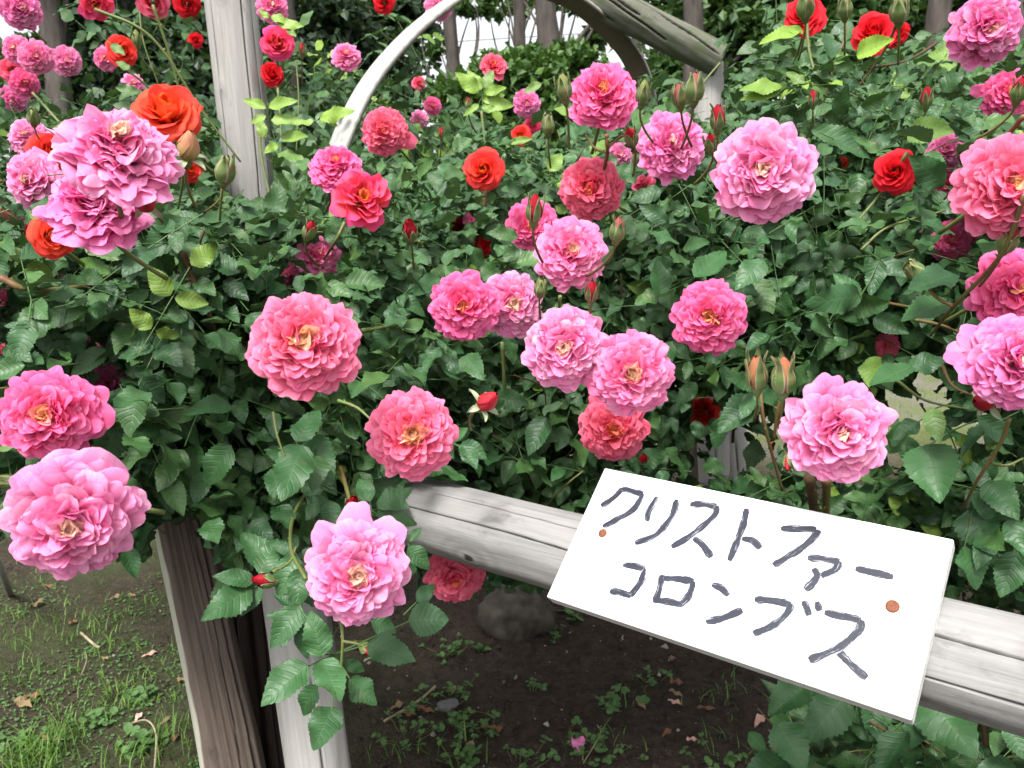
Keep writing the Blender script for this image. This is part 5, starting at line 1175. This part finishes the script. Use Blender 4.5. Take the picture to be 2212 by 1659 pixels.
# ------------------------------------------------------------------ ground cover and litter
s = NT('grass'); at = s.attr('lc'); r = s.sep(at.outputs['Color'])[0]
M_GRASS = s.bsdf(s.mix(r, (.055,.14,.018), (.15,.26,.045)), .5, .3, None, .2)
def grass(name, centers, label):
    r0 = np.random.default_rng(91); V, Fq, Cq = [], [], []; k = 0
    for (x, y, h, n, sp) in centers:
        for _ in range(n):
            bx, by = x+r0.normal()*sp, y+r0.normal()*sp; a = r0.uniform(0, 6.28); hh = h*r0.uniform(.4, 1.15); ln = hh*r0.uniform(.25, .95); w = .0016*r0.uniform(.7, 1.5)
            dx, dy = math.cos(a), math.sin(a); z0 = float(ground_z(bx, by)) - .004; cr = r0.uniform()
            for t in (0, .4, .75, 1.0):
                q = np.array([bx+dx*ln*t*t, by+dy*ln*t*t, z0+hh*(t-.25*t*t)]); ww = w*(1-t*.9)
                V += [q+np.array([-dy, dx, 0])*ww, q-np.array([-dy, dx, 0])*ww]; Cq += [(cr, 0, 0, 1)]*2
            for j in range(3): Fq.append((k+2*j, k+2*j+1, k+2*j+3, k+2*j+2))
            k += 8
    o = mesh(name, np.array(V), [np.array(Fq)], M_GRASS, color=np.array(Cq), cname='lc'); tag(o, label, 'grass', kind='stuff'); return o
r0 = np.random.default_rng(90); cs = []
for (px, py, n, h) in ((90,1620,130,.085),(60,1650,110,.10),(250,1510,130,.05),(40,1450,60,.05),(180,1360,70,.05),(300,1300,40,.035),(250,1390,60,.05),(110,1480,50,.04),(340,1620,80,.075),(400,1560,40,.045),(240,1640,50,.06),(20,1330,40,.05),(60,1380,60,.045),(390,1640,40,.07),(1300,1620,14,.06),(1340,1480,12,.06),(1570,1500,24,.06),(1590,1620,16,.05),(950,1630,16,.07),(830,1640,10,.06),(160,1560,40,.05),(330,1420,30,.04)):
    g_ = G(px, py); cs.append((g_[0], g_[1], h, n, .045))
for _ in range(560):
    g_ = G(r0.uniform(-150, 430), 1740-530*r0.uniform()**1.5); dn = vnoise(g_[0], g_[1], 11, 9)
    if dn > .0: cs.append((g_[0]+r0.normal()*.03, g_[1], r0.uniform(.010, .028)*(1+dn), int(r0.integers(3, 12)), .022))
for _ in range(420):
    cs.append((r0.uniform(.2, 3.2), r0.uniform(2.9, 6.0), r0.uniform(.03, .07), 5, .06))
for _ in range(260):
    cs.append((r0.uniform(-3.2, -.5), r0.uniform(2.0, 5.5), r0.uniform(.02, .06), 6, .05))
grass('grass', cs, 'sparse green grass blades on the bare soil')
# tiny creeping green film of seedlings
M_WEED = mat_simple('weed_leaf', (.05,.12,.03), (.10,.19,.06), 60, .6, .3, 0, trans=.2)
def clover(V, Fq, x, y, z, s_, r0, leaves=3):
    k = sum(len(v) for v in V); a0 = r0.uniform(0, 6.28)
    for j in range(leaves):
        a = a0+j*2*math.pi/leaves; c = np.array([x+math.cos(a)*s_*.62, y+math.sin(a)*s_*.62, z+r0.normal()*s_*.15]); ph = np.arange(8)/8*2*math.pi
        tilt = r0.normal(size=2)*.35
        pts_ = np.stack([c[0]+s_*.55*np.cos(ph), c[1]+s_*.55*np.sin(ph), c[2]+s_*.55*(np.cos(ph)*tilt[0]+np.sin(ph)*tilt[1])], -1)
        V.append(np.concatenate([c[None]-np.array([[0, 0, s_*.12]]), pts_])); Fq += [(k, k+1+i, k+1+(i+1) % 8) for i in range(8)]; k += 9
r0 = np.random.default_rng(92); V, Fq = [], []
for _ in range(2600):
    g_ = G(r0.uniform(-150, 440), r0.uniform(1215, 1740)); x, y = g_[0]+r0.normal()*.02, g_[1]+r0.normal()*.02
    if vnoise(x, y, 9, 5) > -.05: clover(V, Fq, x, y, float(ground_z(x, y))+.006, r0.uniform(.0025, .006), r0, 3)
tag(mesh('seedlings', np.concatenate(V), [np.array(Fq)], M_WEED), 'carpet of tiny green seedlings on the soil at lower left', 'ground cover', kind='stuff')
def weed(px, py, n, spread, sz, label, stemh=.02):
    g_ = G(px, py); z0 = float(ground_z(g_[0], g_[1])); r0 = np.random.default_rng(int(px*7+py)); t = empty('weed', (g_[0], g_[1], z0)); tag(t, label, 'weed', 'small weeds on the dark soil')
    V, Fq, SV, SF, o_ = [], [], [], [], 0
    for _ in range(n):
        x, y = r0.normal(size=2)*spread; z = stemh*r0.uniform(.4, 1.4); clover(V, Fq, x, y, z, sz*r0.uniform(.6, 1.3), r0)
        v_, f_ = tube_geo(bez((x*.3, y*.3, -.01), (x*.8, y*.8, z*.3), (x, y, z), 5), .0006, 4); SV.append(v_); SF += [q+o_ for q in f_]; o_ += len(v_)
    mesh('leaves', np.concatenate(V), [np.array(Fq)], M_WEED, t); mesh('stalks', np.concatenate(SV), SF, M_STEM, t)
for w_ in ((975,1410,18,.04,.011,'loose clover patch below the rose under the rail'),(975,1500,26,.045,.011,'clover patch trailing beside a grey pebble'),(985,1560,16,.03,.010,'clover with one pale round leaf under the middle of the picture'),
           (1040,1400,5,.012,.012,'single bright three leaf sprout right of the trailing clover'),(880,1590,18,.035,.011,'clover tuft at the bottom right of the grey post'),(1000,1615,12,.03,.014,'dull yellow green weed at the bottom centre beside a withered leaf'),
           (1058,1560,8,.02,.010,'small weed among brown bits left of the pink fallen petal'),(1015,1570,6,.02,.010,'tiny weed between the pale clover and brown bits'),(1238,1328,4,.014,.022,'four leaf upright seedling near the lower left corner of the board'),(1200,1365,9,.02,.010,'small clover left below the upright seedling'),
           (1272,1610,14,.03,.011,'clover cluster right beside the pink fallen petal'),(1310,1618,12,.03,.010,'second clover cluster right of the pink fallen petal'),(1345,1500,12,.03,.012,'weed tuft in the bare soil under the middle of the board'),(1152,1474,5,.012,.011,'tiny weed alone on the bare soil under the board corner'),
           (1410,1460,8,.02,.011,'weed below the board among brown leaf bits'),(1560,1650,16,.04,.010,'weed patch at the bottom edge by the broad dark leaves'),(1120,1650,14,.035,.012,'weed patch at the bottom edge left of the pink fallen petal'),(1330,1535,6,.02,.014,'flat narrow leaved weed left of brown leaf bits'),
           (300,1610,14,.03,.018,'leafy weed at the foot of the leaning post'),(60,1605,12,.03,.012,'weed at the bottom left corner'),(310,1500,10,.02,.014,'bright weed beside the leaning post'),(210,1555,10,.02,.014,'round leaved weed left of the curved dead stalk')):
    weed(*w_)

M_DRY = mat_simple('dry_leaf', (.15,.095,.05), (.24,.17,.10), 60, .8, .2, .001)
M_DRYR = mat_simple('dry_leaf_reddish', (.14,.060,.035), (.20,.11,.06), 60, .8, .2, .001)
M_PET = mat_simple('fallen_petal_pink', (.72,.16,.42), (.82,.30,.56), 60, .6, .2, .001, trans=.2)
M_PETP = mat_simple('fallen_petal_pale', (.62,.32,.26), (.72,.45,.36), 60, .6, .2, .001, trans=.2)
LT = leaflet_template(5, (.5, 1.0), .35, .5, .04, .35, 2)
def litter(name, px, py, L_, wf, mat, label, cat, group, seed):
    r0 = np.random.default_rng(seed); g_ = G(px, py); a = r0.uniform(0, 6.28); tv, tf, _ = LT
    V = tv*np.array([L_*wf, L_, L_*wf]); V[:, 1] -= L_*.5; ca, sa = math.cos(a), math.sin(a)
    V = np.stack([V[:, 0]*ca-V[:, 1]*sa, V[:, 0]*sa+V[:, 1]*ca, V[:, 2]-V[:, 2].min()+.002], -1)
    o = mesh(name, V, [tf], mat); o.location = (g_[0], g_[1], float(ground_z(g_[0], g_[1]))+.002); tag(o, label, cat, group)
litter('fallen_petal', 1250, 1606, .040, 1.2, M_PET, 'bright pink rose petal lying alone on the dark soil at bottom centre', 'petal', None, 1)
FG = 'fallen leaves and faded petals on the soil'
for i, (px, py, L_, wf, m_, lb) in enumerate(((78,1308,.045,1.0,M_DRY,'tan fallen leaf on the soil below the wide pale rose'),(105,1262,.035,.8,M_DRYR,'orange brown fallen leaf just under the wide pale rose'),(250,1293,.04,.6,M_DRY,'pale brown narrow leaf on soil near the top of the leaning post'),(285,1285,.03,.6,M_DRY,'small brown leaf next to the leaning post top'),
     (322,1402,.045,.5,M_PETP,'pinkish curled petal left of the leaning post'),(390,1465,.04,.7,M_DRY,'tan leaf touching the leaning post'),(298,1548,.035,.6,M_PETP,'pale petal left of the leaning post base'),(50,1525,.06,.7,M_DRY,'large brown leaf at left among grass'),(70,1505,.05,.6,M_DRYR,'reddish leaf at left among grass'),(98,1590,.03,.9,M_DRYR,'round brown leaf in grass at bottom left'),
     (115,1600,.06,.25,M_DRY,'thin straw coloured leaf at bottom left'),(160,1350,.035,.7,M_DRYR,'dark reddish leaf in the left grass'),(225,1418,.035,.5,M_DRY,'faded leaf in the middle of left grass'),(355,1560,.05,.3,M_DRY,'narrow grey brown leaf by the leaning post foot'),(380,1600,.03,.8,M_DRYR,'rusty leaf by the leaning post foot'),
     (858,1525,.04,.7,M_DRY,'yellow brown leaf right of the hanging sprays'),(882,1540,.05,.5,M_DRYR,'dull pinkish dead leaf right of the hanging sprays'),(920,1530,.05,.5,M_DRYR,'brown dead leaf left of the trailing clover'),(978,1487,.035,.7,M_DRY,'tan leaf on top of the trailing clover'),(1015,1610,.05,.6,M_DRY,'withered olive leaf at the bottom centre'),
     (1060,1560,.05,.5,M_DRYR,'reddish brown bits among small weeds'),(1080,1565,.04,.5,M_DRYR,'brown curled bit right of the small weeds'),(1462,1475,.04,.8,M_DRYR,'rust brown leaf under the lower edge of the board'),(1460,1495,.04,.6,M_DRY,'tan leaf just below the rust brown one'),(1456,1512,.04,.6,M_PETP,'whitish pink petal under the board'),
     (1384,1520,.045,.5,M_DRY,'olive brown leaf on the soil under the board'),(1453,1420,.03,.9,M_DRY,'yellow leaf close to the lower edge of the board'),(1527,1530,.05,.4,M_DRYR,'orange brown bits under the right half of the board'),(1640,1562,.05,.6,M_PETP,'pale orange leaf at the edge of broad dark leaves'),(1440,1590,.035,.6,M_DRYR,'brown leaf on soil at the bottom right of centre'),(1495,1605,.03,.7,M_PETP,'whitish petal on soil at bottom right of centre'),(1150,1360,.05,.9,M_PETP,'pale curled leaf beside the stone under the rail'))):
    litter('fallen_leaf', px, py, L_, wf, m_, lb, 'fallen leaf', FG, 20+i)

r0 = np.random.default_rng(95); n = 5200
cx0 = np.concatenate([r0.uniform(-1.3, 1.2, n//2), r0.normal(.0, .5, n-n//2)]); cy0 = 1.45+2.2*r0.uniform(size=n)**1.4
sz = .0022+.0075*r0.uniform(size=n)**3; oc = np.array([[1,0,0],[-1,0,0],[0,1,0],[0,-1,0],[0,0,1],[0,0,-1]], float); of = np.array([[0,2,4],[2,1,4],[1,3,4],[3,0,4],[2,0,5],[1,2,5],[3,1,5],[0,3,5]])
V = np.stack([cx0, cy0, np.array([float(ground_z(a, b)) for a, b in zip(cx0, cy0)])+sz*.3], -1)[:, None] + oc[None]*sz[:, None, None]*r0.uniform(.55, 1.35, (n, 6, 1)) + r0.normal(size=(n, 6, 3))*sz[:, None, None]*.25
s = NT('soil_crumb'); at = s.attr('lc'); q = s.sep(at.outputs['Color'])[0]; nn_ = s.noise(s.obj(), 300.0, 2.0)
M_CRUMB = s.bsdf(s.mix(s.rng(q, .94, .97), s.mix(s.math('ADD', s.math('MULTIPLY', q, .6), s.math('MULTIPLY', nn_, .4)), (.018,.013,.010), (.070,.054,.042)), (.30,.27,.23)), .95, .1)
Cc = np.zeros((n, 6, 4)); Cc[..., 0] = r0.uniform(size=n)[:, None]
tag(mesh('soil_crumbs', V.reshape(-1, 3), [(of[None]+(np.arange(n)*6)[:, None, None]).reshape(-1, 3)], M_CRUMB, color=Cc.reshape(-1, 4), cname='lc', smooth=False), 'crumbly clods and grit on the bare soil', 'soil crumbs', kind='stuff')

# stone and dead stalks
def stone(px, py, r, label, seed, mat, sq=(1, 1, .7)):
    g_ = G(px, py); bm = bmesh.new(); bmesh.ops.create_icosphere(bm, subdivisions=5, radius=1); r0 = np.random.default_rng(seed); o_ = r0.uniform(0, 9, 3)
    for v in bm.verts:
        c = v.co; n_ = math.sin(c.x*2.1+o_[0])*math.sin(c.y*2.4+o_[1])*.18 + math.sin(c.x*5+c.z*4+o_[2])*.07 + math.sin(c.y*9+c.z*7)*.035 + math.sin(c.x*19+c.y*17)*.015
        v.co = Vector((c.x*sq[0], c.y*sq[1], c.z*sq[2]))*r*(1+n_)
    me = bpy.data.meshes.new('stone'); bm.to_mesh(me); bm.free(); me.polygons.foreach_set('use_smooth', np.ones(len(me.polygons), bool)); me.materials.append(mat)
    o = bpy.data.objects.new('stone', me); col.objects.link(o); o.location = (g_[0], g_[1], r*sq[2]*.45); tag(o, label, 'stone')
M_STONE = mat_simple('stone', (.035,.030,.024), (.085,.075,.062), 26, .9, .15, .004)
stone(1112, 1352, .115, 'rounded greyish brown stone half sunk in the soil beneath the rail', 5, M_STONE, (1, .8, .75))
M_STONE2 = mat_simple('pebble', (.085,.085,.088), (.13,.128,.125), 60, .9, .15, .002)
stone(968, 1528, .026, 'small flat grey pebble in the trailing clover', 8, M_STONE2, (1, .8, .5))
def stalk(pts, r, label):
    w = smooth_path([np.array([*G(px, py)[:2], float(ground_z(*G(px, py)[:2]))+h]) for px, py, h in pts], 8); V, fs = tube_geo(w, r, 6); tag(mesh('dead_stalk', V, fs, M_STRAW), label, 'dead stalk', 'dry stalks on the soil')
M_STRAW = mat_simple('straw', (.34,.30,.20), (.22,.18,.11), 50, .8, .1, 0)
stalk([(285,1560,.004),(320,1575,.03),(340,1610,.03),(333,1660,.004)], .0022, 'curved pale dead stalk on soil left of the leaning post foot')
stalk([(175,1370,.006),(205,1388,.008),(215,1392,.006)], .004, 'short pale twig in the left grass')
stalk([(183,1400,.004),(188,1430,.02),(175,1455,.004)], .0012, 'thin dry stem arcing in the left grass')
stalk([(830,1560,.004),(900,1510,.006),(940,1480,.01)], .0035, 'dark long root lying on soil right of the hanging sprays')
stalk([(1290,1560,.004),(1296,1600,.02),(1260,1640,.004)], .0012, 'thin dry runner right of the pink fallen petal')
A, B = G(22, 1282), P(-20, 1180, 2.2)
V, fs = tube_geo([A-(B-A)*.05, B], (.010, .011), 10); tag(mesh('garden_stake', V, fs, M_WOODP, attrs={'crack': np.zeros(len(V)), 'knot': np.zeros(len(V)), 'bark': np.zeros(len(V))}), 'thin pale stake leaning at the left edge under the wide pale rose', 'stake')
# overhead wire far behind at upper left
w = [P(-200, 122, 12), P(200, 116, 12), P(600, 112, 12.5), P(1300, 70, 13)]
V, fs = tube_geo(smooth_path(w, 8), .006, 5); tag(mesh('overhead_wire', V, fs, mat_simple('wire', (.02,.02,.02), (.03,.03,.03), 5, .6, .2, 0)), 'thin dark wire crossing the background at upper left', 'wire')
print('polys', sum(len(o.data.polygons) for o in bpy.data.objects if o.type == 'MESH'))
